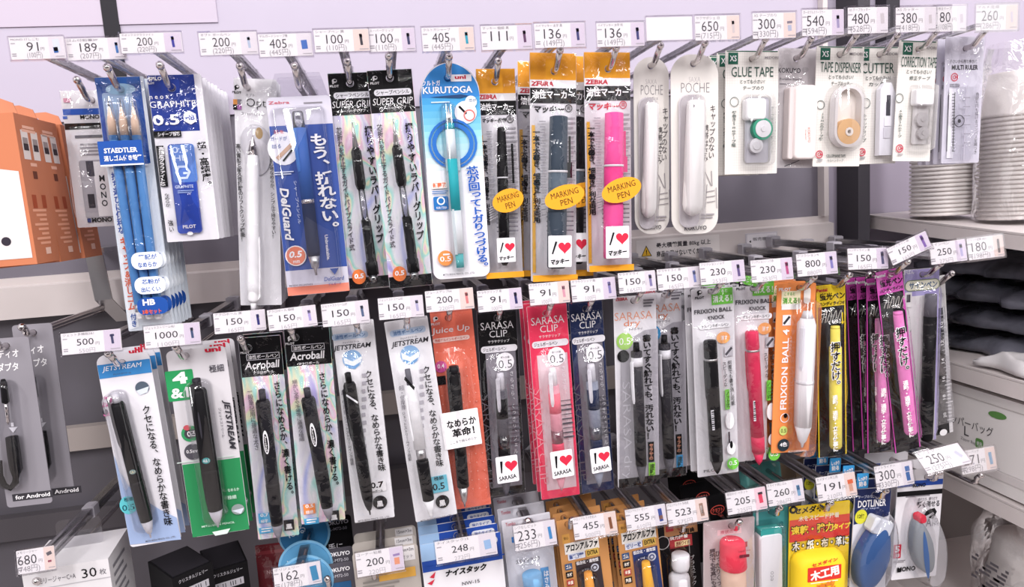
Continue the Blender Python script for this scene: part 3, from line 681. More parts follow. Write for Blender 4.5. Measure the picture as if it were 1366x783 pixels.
p.copies(2, .018, 'arched blue pencil card queued behind the front arched card')

# twin tip markers in clear bags
def marker_pack(label, TL, TR, BR, BL, hole, y, c, cap, red=False, thin=False, group='black twin tip marker packs', film=True):
    p = Pack('marker_pack', label, 'marker', TL, TR, BR, BL, y, '#d6d2d8', hole, group)
    H = (BL[1] + BR[1] - TL[1] - TR[1]) / 2
    def at(u, f): 
        x0 = TL[0] + (BL[0] - TL[0]) * f; x1 = TR[0] + (BR[0] - TR[0]) * f; yy0 = TL[1] + (BL[1] - TL[1]) * f; yy1 = TR[1] + (BR[1] - TR[1]) * f
        return x0 + (x1 - x0) * u, yy0 + (yy1 - yy0) * u
    W_ = TR[0] - TL[0]
    p.band(0, .115, '#efa62f'); p.band(.115, .15, '#f0eef1'); p.T('ZEBRA', *at(.28, .133), W_ * .45, 6, '#c8283c', bold=.04, shear=.1); p.band(.15, .215, K); p.T('油性マーカー', *at(.5, .183), W_ * .84, 11 if not thin else 9, WH, bold=.03)
    p.T('マッキー' if not thin else 'マッキー極細', *at(.42, .247), W_ * .6, 9 if not thin else 6, '#c2203c' if red else '#151417', 0, .04, .2); p.ring(*at(.82, .247), 5, 1, '#c2203c' if red else '#151417'); p.T('両', *at(.82, .247), 5, 5, '#c2203c' if red else '#151417')
    p.fine(*at(.05, .225), *at(.35, .235), 2, '#8d8a92')
    p.band(.31, .96, '#dfa93f', 0.03, .1); p.V('一本で太書き、細書き便利な両用' if not thin else '一本で細書き、極細書き便利な両用', *at(.14, .33), *at(.12, .74), W_ * .125, K, .03, .86)
    for j in range(16): p.R(*at(.8 + .03 * (j % 2), .29 + .021 * j), W_ * (.3 - .04 * (j % 3)), 1.6, '#a5a1a9')
    for j in range(18): p.R(*at(.26, .3 + .024 * j), W_ * (.13 - .02 * (j % 3)), 1.6, '#a5a1a9')
    for j in range(5): p.R(*at(.62, .7 + .02 * j), W_ * .55, 1.8, '#7d7982')
    p.R(*at(.82, .43), 3, 34, c); p.R(*at(.82, .52), 7 if not thin else 3, 20, c); p.T('太' if not thin else '細', *at(.82, .585), 6, 6, '#55525a')
    for j in range(6): p.line(*at(.15, .72 - .012 * j), *at(.98, .66 - .012 * j), .7, '#dedbe0')
    p.band(.97, 1, '#efa62f'); p.card()
    r = 12.3 if not thin else 7.2
    if thin: segs = [('barrel', '#151417', [(.36, .8), (.38, 1), (.82, 1)]), ('cap', cap, [(0, .5), (.01, .75), (.34, 1.05), (.36, 1.05)]), ('ring', '#dcdadf', [(.355, 1.08), (.365, 1.08)]), ('end_cap', cap, [(.82, 1), (.97, .8), (1, .4)])]
    else: segs = [('barrel', c if red else '#5a6672', [(.36, 1), (.62, 1)]), ('cap', cap, [(0, .7), (.005, .95), (.34, 1), (.36, 1.02)]), ('ring', '#e4e2e6', [(.352, 1.04), (.366, 1.04)]), ('end_cap', cap, [(.62, .95), (.63, 1.05), (.99, 1), (1, .9)])]
    p0, p1 = at(.56, .285), at(.5, .94)
    root = p.pen(p0, p1, r, segs, None, 'marker')
    # label printed on the bag over the marker
    rr_ = 2 * r * p.s + .0052; mb = MB()
    ex, ez = p.q(*at(.62, .635)); mb.flat(turn(circ(W_ * .40 * p.s, 26, 15 * p.s), 16, ex, ez), -rr_, '#efa62f'); mb.text('MARKING', ex, ez + 4.5 * p.s, -rr_ - .0002, W_ * .55 * p.s, 7.5 * p.s, '#5a3f1c', 14); mb.text('PEN', ex + .002, ez - 6 * p.s, -rr_ - .0002, W_ * .24 * p.s, 7.5 * p.s, '#5a3f1c', 14)
    p.part('marking_label', mb); mb = MB()
    hx, hz = p.q(*at(.52, .865)); s_ = W_ * .46 * p.s; mb.flat(turn(rr(s_, s_ * 1.32, .001, 3), 0, hx, hz), -rr_, '#efedf0')
    hp = []
    for i in range(24):
        t = 2 * math.pi * i / 24; hp.append((hx + s_ * .2 + s_ * .017 * 16 * math.sin(t) ** 3, hz + s_ * .17 + s_ * .017 * (13 * math.cos(t) - 5 * math.cos(2 * t) - 2 * math.cos(3 * t) - math.cos(4 * t))))
    mb.flat(hp[::-1], -rr_ - .0002, '#d42f48'); mb.flat([(hx - s_ * .36, hz - s_ * .1), (hx - s_ * .3, hz - s_ * .12), (hx - s_ * .12, hz + s_ * .4), (hx - s_ * .2, hz + s_ * .42)], -rr_ - .0002, '#151417'); mb.text('マッキー', hx, hz - s_ * .42, -rr_ - .0002, s_ * .8, s_ * .24, K, 4, .05, .25)
    p.part('heart_label', mb)
    return p.film(amp=.0018) if film else p
M_B1 = marker_pack('black marker pack queued just left of the front thick black marker', (689, 84), (752, 81), (750, 365), (694, 370), (721, 99), Y1 + .046, '#121114', '#121114', film=True)
M_B2 = marker_pack('black marker pack queued between the thick black and the pink marker packs', (729, 76), (790, 73), (788, 366), (734, 370), (757, 92), Y1 + .02, '#121114', '#121114')
M_T = marker_pack('narrow pack with the slim black marker beside the arched blue card', (634, 93), (687, 90), (697, 366), (648, 374), (660, 109), Y1 + .004, '#121114', '#121114', thin=True, group=None)
M_B = marker_pack('frontmost pack with the thick black marker, its orange header highest of the black ones', (704, 72), (771, 69), (766, 372), (711, 377), (739, 95), Y1 - .012, '#121114', '#3a4552')
M_P = marker_pack('pack with the hot pink marker under an orange header', (776, 72), (843, 67), (840, 359), (786, 363), (811, 92), Y1 - .014, '#e0458a', '#e8559a', red=True, group=None)

# slim scissors on rounded cards
def scissors_pack(label, TL, TR, BR, BL, hole, y):
    p = Pack('scissors_pack', label, 'scissors', TL, TR, BR, BL, y, '#dfdad5', hole, 'slim scissors cards', r=.018, rt=.022)
    x0, y0 = (TL[0] + TR[0]) / 2, TL[1]; W_ = TR[0] - TL[0]
    p.T('SAXA', x0, y0 + 32, 15, 6, '#b3adaf', bold=-.02); p.T('POCHE', x0 + 1, y0 + 43, W_ * .62, 12, '#7c777c', bold=-.02); p.T('サクサポシェ', x0, y0 + 54, 18, 3.5, '#8b868a')
    p.V('キャップのない', x0 + W_ * .4, y0 + 66, x0 + W_ * .36, y0 + 138, 7, '#3f3b40', 0, .95); p.V('携帯はさみ', x0 + W_ * .25, y0 + 92, x0 + W_ * .23, y0 + 142, 6.5, '#3f3b40', 0, .95)
    # drawing of a hand holding the scissors
    hx, hy = x0 + W_ * .33, y0 + 180
    for a in ((-6, -24, 2, -6), (2, -26, 3, -6), (-4, -8, -6, 22), (8, -4, 9, 24), (-5, 2, 6, 0), (-5, 9, 7, 7), (-5, 16, 7, 14)): p.line(hx + a[0], hy + a[1], hx + a[2], hy + a[3], .9, '#8f898d')
    p.fine(x0 + W_ * .12, y0 + 210, x0 + W_ * .42, y0 + 218, 2, '#9d979b'); p.T('KOKUYO', (BL[0] + BR[0]) / 2, BL[1] - 11, W_ * .5, 5.5, '#5a565b', bold=.03)
    cx0 = x0 - W_ * .1
    p.R(cx0 - 2, y0 + 142, W_ * .46, 166, '#c4bec2', 12)
    p.card()
    a, b = p.q(cx0 + 2, y0 + 62), p.q(cx0 - 3, y0 + 214); r = W_ * .2 * p.s
    mb = MB(); mb.lathe((a[0], -r - .001, a[1]), (b[0], -r - .001, b[1]), [(0, r * .62), (.008, r * .85), (.03, r * .93), (.5, r), (.9, r * 1.02), (.95, r * .9), (.985, r * .55), (1, r * .1)], '#f1eeec', 24)
    o = p.part('scissors', mb); m2 = MB(); m2.lathe((a[0] - r * .5, -r * 1.75, a[1] - .004), (a[0] - r * .5, -r * 1.75, a[1] - .012), [(0, r * .08), (.3, r * .16), (1, r * .06)], '#8d878b'); m2.build('strap_hole', o)
    p.blister(cx0 - 1, y0 + 142, W_ * .44, 164, 11, r * 2 + .002, -1.5); return p
POC1 = scissors_pack('beige rounded card of slim scissors beside the pink marker', (845, 77), (892, 75), (893, 310), (847, 314), (868, 88), Y1 + .006)
POC2 = scissors_pack('beige rounded card of slim scissors beside the glue tape', (896, 74), (957, 71), (959, 309), (895, 315), (925, 85), Y1 - .006)

# small tools on cream grid cards
def gmark(p, x, y, c='#c4324c'): p.ring(x, y, 4.8, 1.1, c); p.ring(x, y, 2.3, .8, c); p.R(x + 2, y, 3, 1.2, c)
def grid_card(label, cat, name, TL, TR, BR, BL, hole, y, title, jp, tw, group=None):
    p = Pack(name, label, cat, TL, TR, BR, BL, y, 'grid', hole, group, r=.0006)
    p.R(TL[0] + 10, TL[1] + 9, 13, 14, '#2c6150'); p.T('XS', TL[0] + 10, TL[1] + 9, 9, 7, WH, bold=.01); p.R((TL[0] + TR[0]) / 2, (TL[1] + TR[1]) / 2 + 1, TR[0] - TL[0] - 3, 1, '#2c6150')
    p.T('MIDORI', TR[0] - 10, TR[1] + 11, 18, 3, '#8b868a'); cx = (TL[0] + TR[0]) / 2
    p.T(title, cx, TL[1] + 27, tw, 12, '#2f4f45', bold=.0); p.T('とっても小さい！', cx, TL[1] + 40, 33, 5, '#3c4a46', 0, .01, .1); p.T(jp, cx + 1, TL[1] + 48.5, 28, 5, '#3c4a46', 0, .01, .1)
    return p
GL = grid_card('cream card of a white glue tape with a green reel', 'glue tape', 'glue_tape_pack', (968, 69), (1039, 66), (1036, 229), (967, 235), (1003, 79), Y1 - .004, 'GLUE TAPE', 'テープのり', 56, 'glue tape cards')
p = GL; p.V('軽巻き5mmテープ幅', 979, 148, 978, 196, 5, '#4a5a55'); p.ring(979, 136, 6, .9, '#6a7370'); p.V('テープ切れのよいピンドット', 1030, 142, 1029, 205, 4, '#6a7370'); 
p.card()
mb = MB(); x, z = p.q(1008, 174); S_ = p.s
mb.loft([[(a, y, b) for a, b in turn(rr((34 - i) * S_, (82 - i) * S_, 5 * S_, 5), 0, x, z)] for i, y in ((0, -.001), (0, -.006), (2, -.008))], 'shell', False); mb.slab(turn(rr(32 * S_, 80 * S_, 4 * S_, 5), 0, x, z), -.0026, -.0012, '#cfccd2'); o = p.part('tape_body', mb)
m2 = MB(); m2.loft([[(a, y, b) for a, b in turn(rr((27 - i) * S_, (26 - i) * S_, 4 * S_, 5), 0, p.q(1003, 147)[0], p.q(1003, 147)[1])] for i, y in ((0, -.001), (0, -.0085), (3, -.0105))], '#f3f1f2', False); m2.build('tape_cap', o)
m2 = MB(); c_ = p.q(1012, 173); m2.loft([[(c_[0] + u, y, c_[1] + v) for u, v in circ(rad * S_, 24)] for rad, y in ((13.5, -.003), (13.5, -.009), (11, -.0095))], '#3c9a7c', False); m2.build('reel', o)
m2 = MB(); m2.loft([[(c_[0] + u, y, c_[1] + v) for u, v in circ(rad * S_, 24)] for rad, y in ((10.5, -.003), (10.5, -.0102), (4, -.0105), (3.5, -.0115))], '#e6e3e6', False); m2.build('reel_hub', o)
m2 = MB(); d_ = p.q(1004, 195); m2.loft([[(d_[0] + u, y, d_[1] + v) for u, v in circ(rad * S_, 24)] for rad, y in ((9, -.003), (9, -.0082), (6, -.0086), (5, -.0096))], '#d6d3d6', False); m2.build('take_up_reel', o)
p.blister(1008, 174, 42, 90, 8, .014, 4)
p.copies(3, .013, 'cream glue tape card queued behind the front glue tape card', skip=('blister',), dx=-.0035)
# stapler
p = Pack('stapler_pack', 'grey backed pack of a slim pale pink stapler', 'stapler', (1038, 66), (1090, 63), (1082, 221), (1035, 227), Y1 + .01, '#cdc7c9', (1062, 78), None)
p.T('KOKUYO', 1053, 94, 30, 6, '#47434a', bold=.02); p.R(1074, 93, 9, 6, '#b8b2b5', 3); p.T('Portable Stapler', 1055, 106, 30, 3.6, '#7c777c'); p.fine(1040, 111, 1054, 113, 1); p.line(1046, 222, 1066, 214, 1, '#55525a'); p.card()
mb = MB(); x, z = p.q(1065, 165); mb.loft([[(a, y, b) for a, b in turn(rr((30 - i) * S_, (92 - i) * S_, 6 * S_, 6), 0, x, z)] for i, y in ((1, -.0005), (0, -.003), (0, -.014), (1.5, -.0155), (6, -.016))], '#efe4e2', True); o = p.part('stapler', mb)
m2 = MB(); m2.loft([[(a, y, b) for a, b in turn(rr((8 - i) * S_, (90 - i) * S_, 3 * S_, 5), 0, p.q(1048, 166)[0], p.q(1048, 166)[1])] for i, y in ((0, -.0005), (0, -.011), (1.5, -.012))], '#d9cdcc', False); m2.build('stapler_base', o)
m2 = MB(); x, z = p.q(1068, 182); m2.text('KOKUYO', x, z, -.0163, .016, .003, '#c77a68', -86); m2.text('Stapler', x - .004, z, -.0163, .012, .002, '#c77a68', -86); m2.build('print', o); p.film('bag', amp=.0012); STAP = p
# tape dispenser
TD = grid_card('cream card of a clear tape dispenser with amber tape', 'tape dispenser', 'tape_dispenser_pack', (1091, 63), (1152, 61), (1147, 218), (1083, 226), (1120, 73), Y1 - .002, 'TAPE DISPENSER', 'テープカッター', 54)
p = TD; p.ring(1094, 140, 5.5, .9, '#6a7370'); p.V('12mm巾テープ軽', 1097, 150, 1094, 188, 4.5, '#4a5a55'); gmark(p, 1092, 206); p.T('CELLOPHANE TAPE', 1114, 208, 26, 3.6, '#3c4a46'); p.T('セロハンテープ', 1113, 214, 22, 3.2, '#6a7370'); p.fine(1089, 212, 1096, 216, 2); p.card()
x, z = p.q(1124, 157); mb = MB(); o_, i_ = turn(rr(40 * S_, 76 * S_, 19 * S_, 8), 0, x, z), turn(rr(33 * S_, 69 * S_, 16 * S_, 8), 0, x, z); mb.slab(o_, -.012, -.0015, '#dcd7d7', [i_[::-1]]); mb.slab(turn(rr(39 * S_, 75 * S_, 18.5 * S_, 8), 0, x, z), -.0025, -.0012, '#e9e1da'); o = p.part('dispenser_body', mb)
m2 = MB(); c_ = p.q(1124, 177); a_ = turn(circ(16.3 * S_, 26), 0, *c_); b_h = turn(circ(5.5 * S_, 26), 0, *c_); m2.slab(a_, -.0115, -.003, '#e3b98a', [b_h[::-1]]); m2.build('tape_roll', o)
m2 = MB(); m2.slab(turn(circ(5.4 * S_, 20), 0, *c_), -.0122, -.003, '#efe9e4', [turn(circ(2.6 * S_, 20), 0, *c_)[::-1]]); m2.build('roll_hub', o)
p.blister(1122, 158, 48, 84, 21, .0155, 4)
# cutter
CU = grid_card('cream card of a white box cutter with a dark blade slot', 'cutter', 'cutter_pack', (1143, 64), (1199, 61), (1194, 215), (1140, 222), (1173, 73), Y1 + .004, 'CUTTER', 'カッター', 43)
p = CU; p.V('キャップタイプ', 1153, 152, 1152, 190, 4.5, '#4a5a55'); gmark(p, 1149, 203); p.ring(1154, 138, 6, .9, '#6a7370'); p.fine(1146, 209, 1153, 213, 2); p.card()
x, z = p.q(1177, 160); mb = MB(); mb.loft([[(a, y, b) for a, b in turn([(-11 * S_, -46 * S_), (11 * S_, -46 * S_), (11 * S_, 32 * S_), (4 * S_, 46 * S_), (-4 * S_, 46 * S_), (-11 * S_, 38 * S_)], 0, x, z)] for y in (-.001, -.008, -.0085)], '#eceaf0', False); o = p.part('cutter_body', mb)
for nm, cy, w_, h_, cc in (('blade_slot', 142, 6, 26, '#4a4850'), ('slider', 163, 10, 12, '#f6f4f8'), ('slider', 178, 10, 14, '#dcd9e0')):
    m2 = MB(); xx, zz = p.q(1178 - (cy - 142) * .06, cy); m2.slab(turn(rr(w_ * S_, h_ * S_, .0006, 2), 0, xx, zz), -.0096 if nm == 'slider' else -.0088, -.0084, cc); m2.build(nm, o)
p.blister(1177, 160, 30, 100, 6, .012, 3.5)
# correction tape
CO = grid_card('cream card of a clear and white correction tape', 'correction tape', 'correction_tape_pack', (1201, 56), (1250, 53), (1241, 213), (1190, 217), (1225, 66), Y1 - .01, 'CORRECTION TAPE', '修正テープ', 47)
p = CO; p.ring(1199, 131, 5.5, .9, '#6a7370'); p.V('6m巻き5mmテープ', 1201, 146, 1199, 184, 4.5, '#4a5a55'); gmark(p, 1199, 198); p.fine(1196, 205, 1203, 208, 2); p.card()
x, z = p.q(1226, 157); mb = MB(); mb.loft([[(a, y, b) for a, b in turn(rr((25 - i) * S_, (70 - i) * S_, 4 * S_, 4), 0, x, z)] for i, y in ((0, -.001), (0, -.0075), (1.5, -.0085))], 'shell', False); mb.slab(turn(rr(23 * S_, 68 * S_, 3 * S_, 4), 0, x, z), -.0022, -.0012, '#d9d4d2'); o = p.part('tape_body', mb)
m2 = MB(); m2.loft([[(a, y, b) for a, b in turn(rr((26 - i) * S_, (20 - i) * S_, 3 * S_, 4), 0, *p.q(1226, 131))] for i, y in ((0, -.001), (0, -.009), (2, -.0102))], '#f3f1f2', False); m2.build('tape_cap', o)
for cx_, cy_, r_ in ((1226, 160, 9), (1227, 178, 8)):
    m2 = MB(); c_ = p.q(cx_, cy_); m2.loft([[(c_[0] + u, y, c_[1] + v) for u, v in circ(rad * S_, 20)] for rad, y in ((r_, -.0025), (r_, -.006), (r_ * .4, -.0062), (r_ * .35, -.007))], '#cfcac9', False); m2.build('reel', o)
p.blister(1226, 157, 32, 78, 5, .0125, 3.5)
# clear multi ruler
p = Pack('ruler_pack', 'clear bag with a multi ruler next to the correction tape', 'ruler', (1262, 52), (1314, 46), (1305, 215), (1256, 220), Y1 - .006, '#cfcbd8', (1288, 65), 'clear ruler packs')
p.T('小さいから持ち歩きに', 1285, 82, 36, 4.5, '#55525a'); p.T('MULTI RULER', 1287, 90, 35, 5.5, '#3a373d', bold=.03); gmark(p, 1273, 103); p.T('GOOD DESIGN', 1273, 114, 13, 4, '#55525a'); p.R(1268, 165, 9, 80, '#e7e4ec'); p.line(1265, 124, 1262, 202, .8, K); p.line(1273, 123, 1270, 202, .8, K)
for j in range(20): p.line(1269 - j * .15, 126 + j * 4, 1273 - j * .15, 126 + j * 4, .7, '#3a373d')
p.ring(1276, 162, 7, .9, '#3a373d'); p.E(1276, 162, 2.2, 2.2, '#3a373d'); p.V('角度も円も描けるコンパス定規つき', 1300, 124, 1297, 206, 4, '#4a464e'); p.R(1284, 165, 1.2, 86, '#a9a4b2')
for j in range(6): p.fine(1281, 130 + 12 * j, 1290, 132 + 12 * j, 1, '#8f8b96')
p.card(); mb = MB(); x, z = p.q(1283, 164); mb.loft([[(a, y, b) for a, b in turn(rr(32 * S_, 94 * S_, .001, 3), 0, x, z)] for y in (-.0014, -.0032)], 'shell', False); p.part('ruler', mb); p.film(amp=.002); RUL = p
p.copies(3, .012, 'clear ruler pack queued behind the front ruler pack', skip=('bag',))
# ------------------------------------------------------------------ second row
Y2 = -.245
# grey adapter cables
def adapter(label, TL, TR, BR, BL, hole, y, txt, px, py):
    p = Pack('audio_adapter_pack', label, 'audio adapter', TL, TR, BR, BL, y, '#8f8b92', hole, 'grey audio adapter packs', r=.003)
    dx, dy = px, py
    for i, t in enumerate(txt): p.T(t, dx, dy + 18 * i, 9.5 * len(t), 13, WH, 3, .02)
    p.R(dx + 38, dy + 189, 56, 11, '#3b393e'); p.T('for Android', dx + 38, dy + 189, 48, 6.5, WH, 3, .02); p.poly([(dx + 6, dy + 98), (dx + 18, dy + 97), (dx + 12, dy + 105)], '#dcd9e0'); p.R(dx + 11, dy + 94, 4, 6, '#dcd9e0'); p.card()
    o = p.pen((dx + 2, dy + 32), (dx + 9, dy + 92), 5, [('plug_sleeve', '#121114', [(0, .5), (.08, .9), (.5, 1), (.52, .7)]), ('plug', 'chrome', [(.52, .55), (.7, .5), (.71, .4), (.74, .5), (.84, .5), (.85, .4), (.92, .55), (1, .1)])], None, 'adapter_cable')
    pts = []
    for t in ((14, 108), (17, 130), (20, 150), (19, 168), (12, 176), (4, 172), (-1, 160), (-2, 140)):
        a = p.q(dx + t[0], dy + t[1]); pts.append((a[0], -.006, a[1]))
    mb = MB(); mb.tube(pts, [.0052, .0056, .0054, .003, .0026, .0026, .0024, .0022], '#161518'); mb.build('socket_lead', o)
    p.blister(dx + 9, dy + 105, 34, 165, 14, .016, -5); return p
AD2 = adapter('grey audio adapter pack deeper on the hook, the one partly covered', (18, 436), (66, 429), (101, 651), (46, 662), (44, 444), -.215, ('ディオ', 'アダプタ'), 44, 466)
AD1 = adapter('grey audio adapter pack nearest the shopper at the photo edge', (-22, 455), (35, 447), (72, 668), (8, 680), (8, 462), -.25, ('ーディオ', 'アダプタ'), 6, 472)

# three way pen on white card
p = Pack('pen_pack', 'white and blue curved card with a black multi pen under the 500 yen tag', 'pen pack', (128, 476), (197, 466), (243, 721), (173, 728), Y2 - .012, '#e4e1e7', (163, 484), 'white and blue multi pen cards', r=.003, rt=.008)
p.T('uni', 181, 468, 19, 6, '#c62a40', 6, .05); p.band(.045, .115, '#3f86c4'); p.T('JETSTREAM', 163, 490, 54, 9, WH, 7, .0, .25); p.T('ジェットストリーム', 163, 498, 24, 3, '#55525a', 7); p.E(190, 517, 9.5, 9.5, '#55606e'); p.poly([(182, 521), (199, 515), (197, 523), (187, 527)], '#d5dce6')
bl = [(150, 585), (152, 600), (157, 620), (164, 636), (174, 650), (190, 664), (215, 680), (240, 688), (242.5, 719), (174, 726.5)]
p.poly([(152, 606), (160, 628), (172, 648), (190, 664), (215, 680), (236, 690), (242, 719), (174, 726)], '#9db0d4'); p.T('2', 146, 535, 12, 14, '#c9669a', 6); p.T('&1', 145, 550, 14, 10, '#c9669a', 6); p.E(141, 549, 4, 4, '#3a373d'); p.E(172, 673, 12, 14, '#62c4cc'); p.T('0.5', 172, 676, 17, 9, '#1f5a66', 6); p.T('極細', 172, 665, 12, 6, '#1f5a66', 6); p.T('MITSUBISHI PENCIL CO., LTD.', 215, 718, 42, 3, '#6a6a72', 6)
p.V('クセになる、なめらかな書き味', 195, 540, 226, 700, 10, '#151417', .015, .82); p.card()
ball(p, (157, 520), (205, 712), 9.5, '#121114', '#1a191c', '#cfccd4', 'steel', '#d8d5dc', (.02, .36, 50)); p.decal(184, 622, 9, 7, '#7f9a9c', '2&1', '#e8d8a8'); p.blister(178, 612, 30, 214, 12, .019, 13); JA = p
p.copies(2, .016, 'white and blue multi pen card queued behind the curved front card')

# green four colour pen card
p = Pack('pen_pack', 'white and green card with a black four colour pen under the 1000 yen tag', 'pen pack', (220, 470), (301, 460), (332, 704), (258, 719), Y2 - .012, '#d6d2d6', (248, 475), 'green four colour pen cards', r=.005)
p.band(.6, 1, '#2f8a55'); p.T('uni', 284, 454 + 12, 22, 7, '#c62a40', 6, .05); p.R(241, 514, 37, 44, '#2f9a5c', 2, 5); p.T('4', 240, 504, 20, 17, WH, 6, .06); p.T('&1', 240, 524, 24, 15, WH, 6, .03); p.T('極細', 289, 491, 20, 11, '#55525a', 6); p.ring(254, 578, 12, 4, '#3a9a62'); p.E(254, 578, 8, 8, '#4a474e'); p.T('0.5', 256, 578, 12, 8, WH, 6); p.E(258, 602, 12, 12, '#55525a'); p.T('0.5mm', 258, 601, 18, 5, WH, 6); p.E(250, 570, 5, 4, '#c85a64')
p.T('JETSTREAM', 306, 566, 74, 11, '#35333a', -82, .03, .25); p.T('ジェットストリーム', 296, 563, 44, 4, '#6a6870', -82); p.R(275, 612, 78, 1.4, '#c9d8cf'); p.T('なめらか', 312, 652, 16, 5, '#cfe6d8', 5); p.T('極細', 310, 662, 12, 6, '#cfe6d8', 5); p.E(318, 678, 9, 8, '#8f9a98'); p.poly([(310, 680), (326, 676), (322, 684)], '#d5dce6'); p.T('MITSUBISHI PENCIL', 292, 698, 46, 3, '#cfe6d8', 9); p.poly([(284, 708), (308, 703), (304, 710), (288, 713)], '#dff0e6'); p.card()
ball(p, (265, 501), (294, 697), 11.5, '#111013', '#0d0c0f', '#cfccd4', '#1c1b1f', '#2a282e', (.03, .4, 25)); p.decal(281, 606, 11, 9, '#3f9c9c', '4&1', WH); p.decal(273, 560, 3, 40, '#3f3d44'); p.blister(279, 599, 34, 212, 14, .022, 8.5); G4 = p
p.copies(2, .02, 'green four colour pen card queued behind the front green card')

# holographic ball pens
def acro(label, TL, TR, BR, BL, hole, y, p0, p1, left, size, sc_):
    p = Pack('pen_pack', label, 'pen pack', TL, TR, BR, BL, y, 'holo', hole, 'holographic pen packs')
    dx, dy = TL[0] - 317, TL[1] - 452
    def o(a, b): return a + dx, b + dy
    p.band(0, .19, K); logo_p(p, *o(327, 463), WH, .8); p.R(*o(351, 475), 44, 9, '#dedbe2', 0, 6); p.R(*o(351, 475), 42.5, 7.5, K, 0, 6); p.T('油性ボールペン', *o(351, 475), 40, 6, WH, 6); p.T('Acroball', *o(350, 486), 47, 11, WH, 6, .02, .15); p.T('アクロボール', *o(352, 496), 28, 4, WH, 6)
    p.V(left, *o(333, 518), *o(343, 600), 6, '#55525a', .0, .95); p.V('さらになめらか、濃く書ける。', *o(369, 508), *o(389, 664), 8.5, K, .02, .85); p.R(*o(353, 690), 16, 15, sc_, 0, 6); p.T(size, *o(353, 686), 11, 5, WH, 6, .02); p.T('細字' if size == '0.7' else '極細', *o(353, 694), 10, 5, WH, 6); p.R(*o(356, 706), 20, 9, '#4aa6d4', 0, 6); p.fine(*o(349, 702), *o(363, 709), 2, WH); p.R(*o(386, 699), 14, 16, '#151417', 0, 6); p.T('黒', *o(386, 701), 9, 8, WH, 6, .03); p.card()
    ball(p, p0, p1, 9.2, '#201f25', '#17161a', '#8b8790', '#151417', '#3a383f', (.06, .44, 40))
    mx, my = p0[0] + (p1[0] - p0[0]) * .33, p0[1] + (p1[1] - p0[1]) * .33; p.decal(mx, my, 7.5, 34, '#e9e7ec', off=.0022); p.decal(mx, my + 1, 5, 27, '#151417', 'Acroball', WH, -90, off=.0026); return p.film(amp=.0016)
AC1 = acro('holographic pen pack with the blue 0.7 mark, next to the green card', (317, 452), (374, 446), (399, 713), (345, 720), (331, 464), Y2 - .004, (351, 516), (374, 718), '一般筆記用に最適な太さ', '0.7', '#4aa6d4')
AC1.copies(1, .02, 'holographic pen pack queued behind the one with the blue 0.7 mark')
AC2 = acro('holographic pen pack with the orange 0.5 mark, beside the white packs', (377, 440), (440, 432), (459, 690), (404, 702), (394, 450), Y2 - .01, (410, 514), (441, 692), '細かい文字や手帳等に最適な極細', '0.5', '#ea8a4c')
AC2.copies(1, .02, 'holographic pen pack queued behind the one with the orange 0.5 mark')

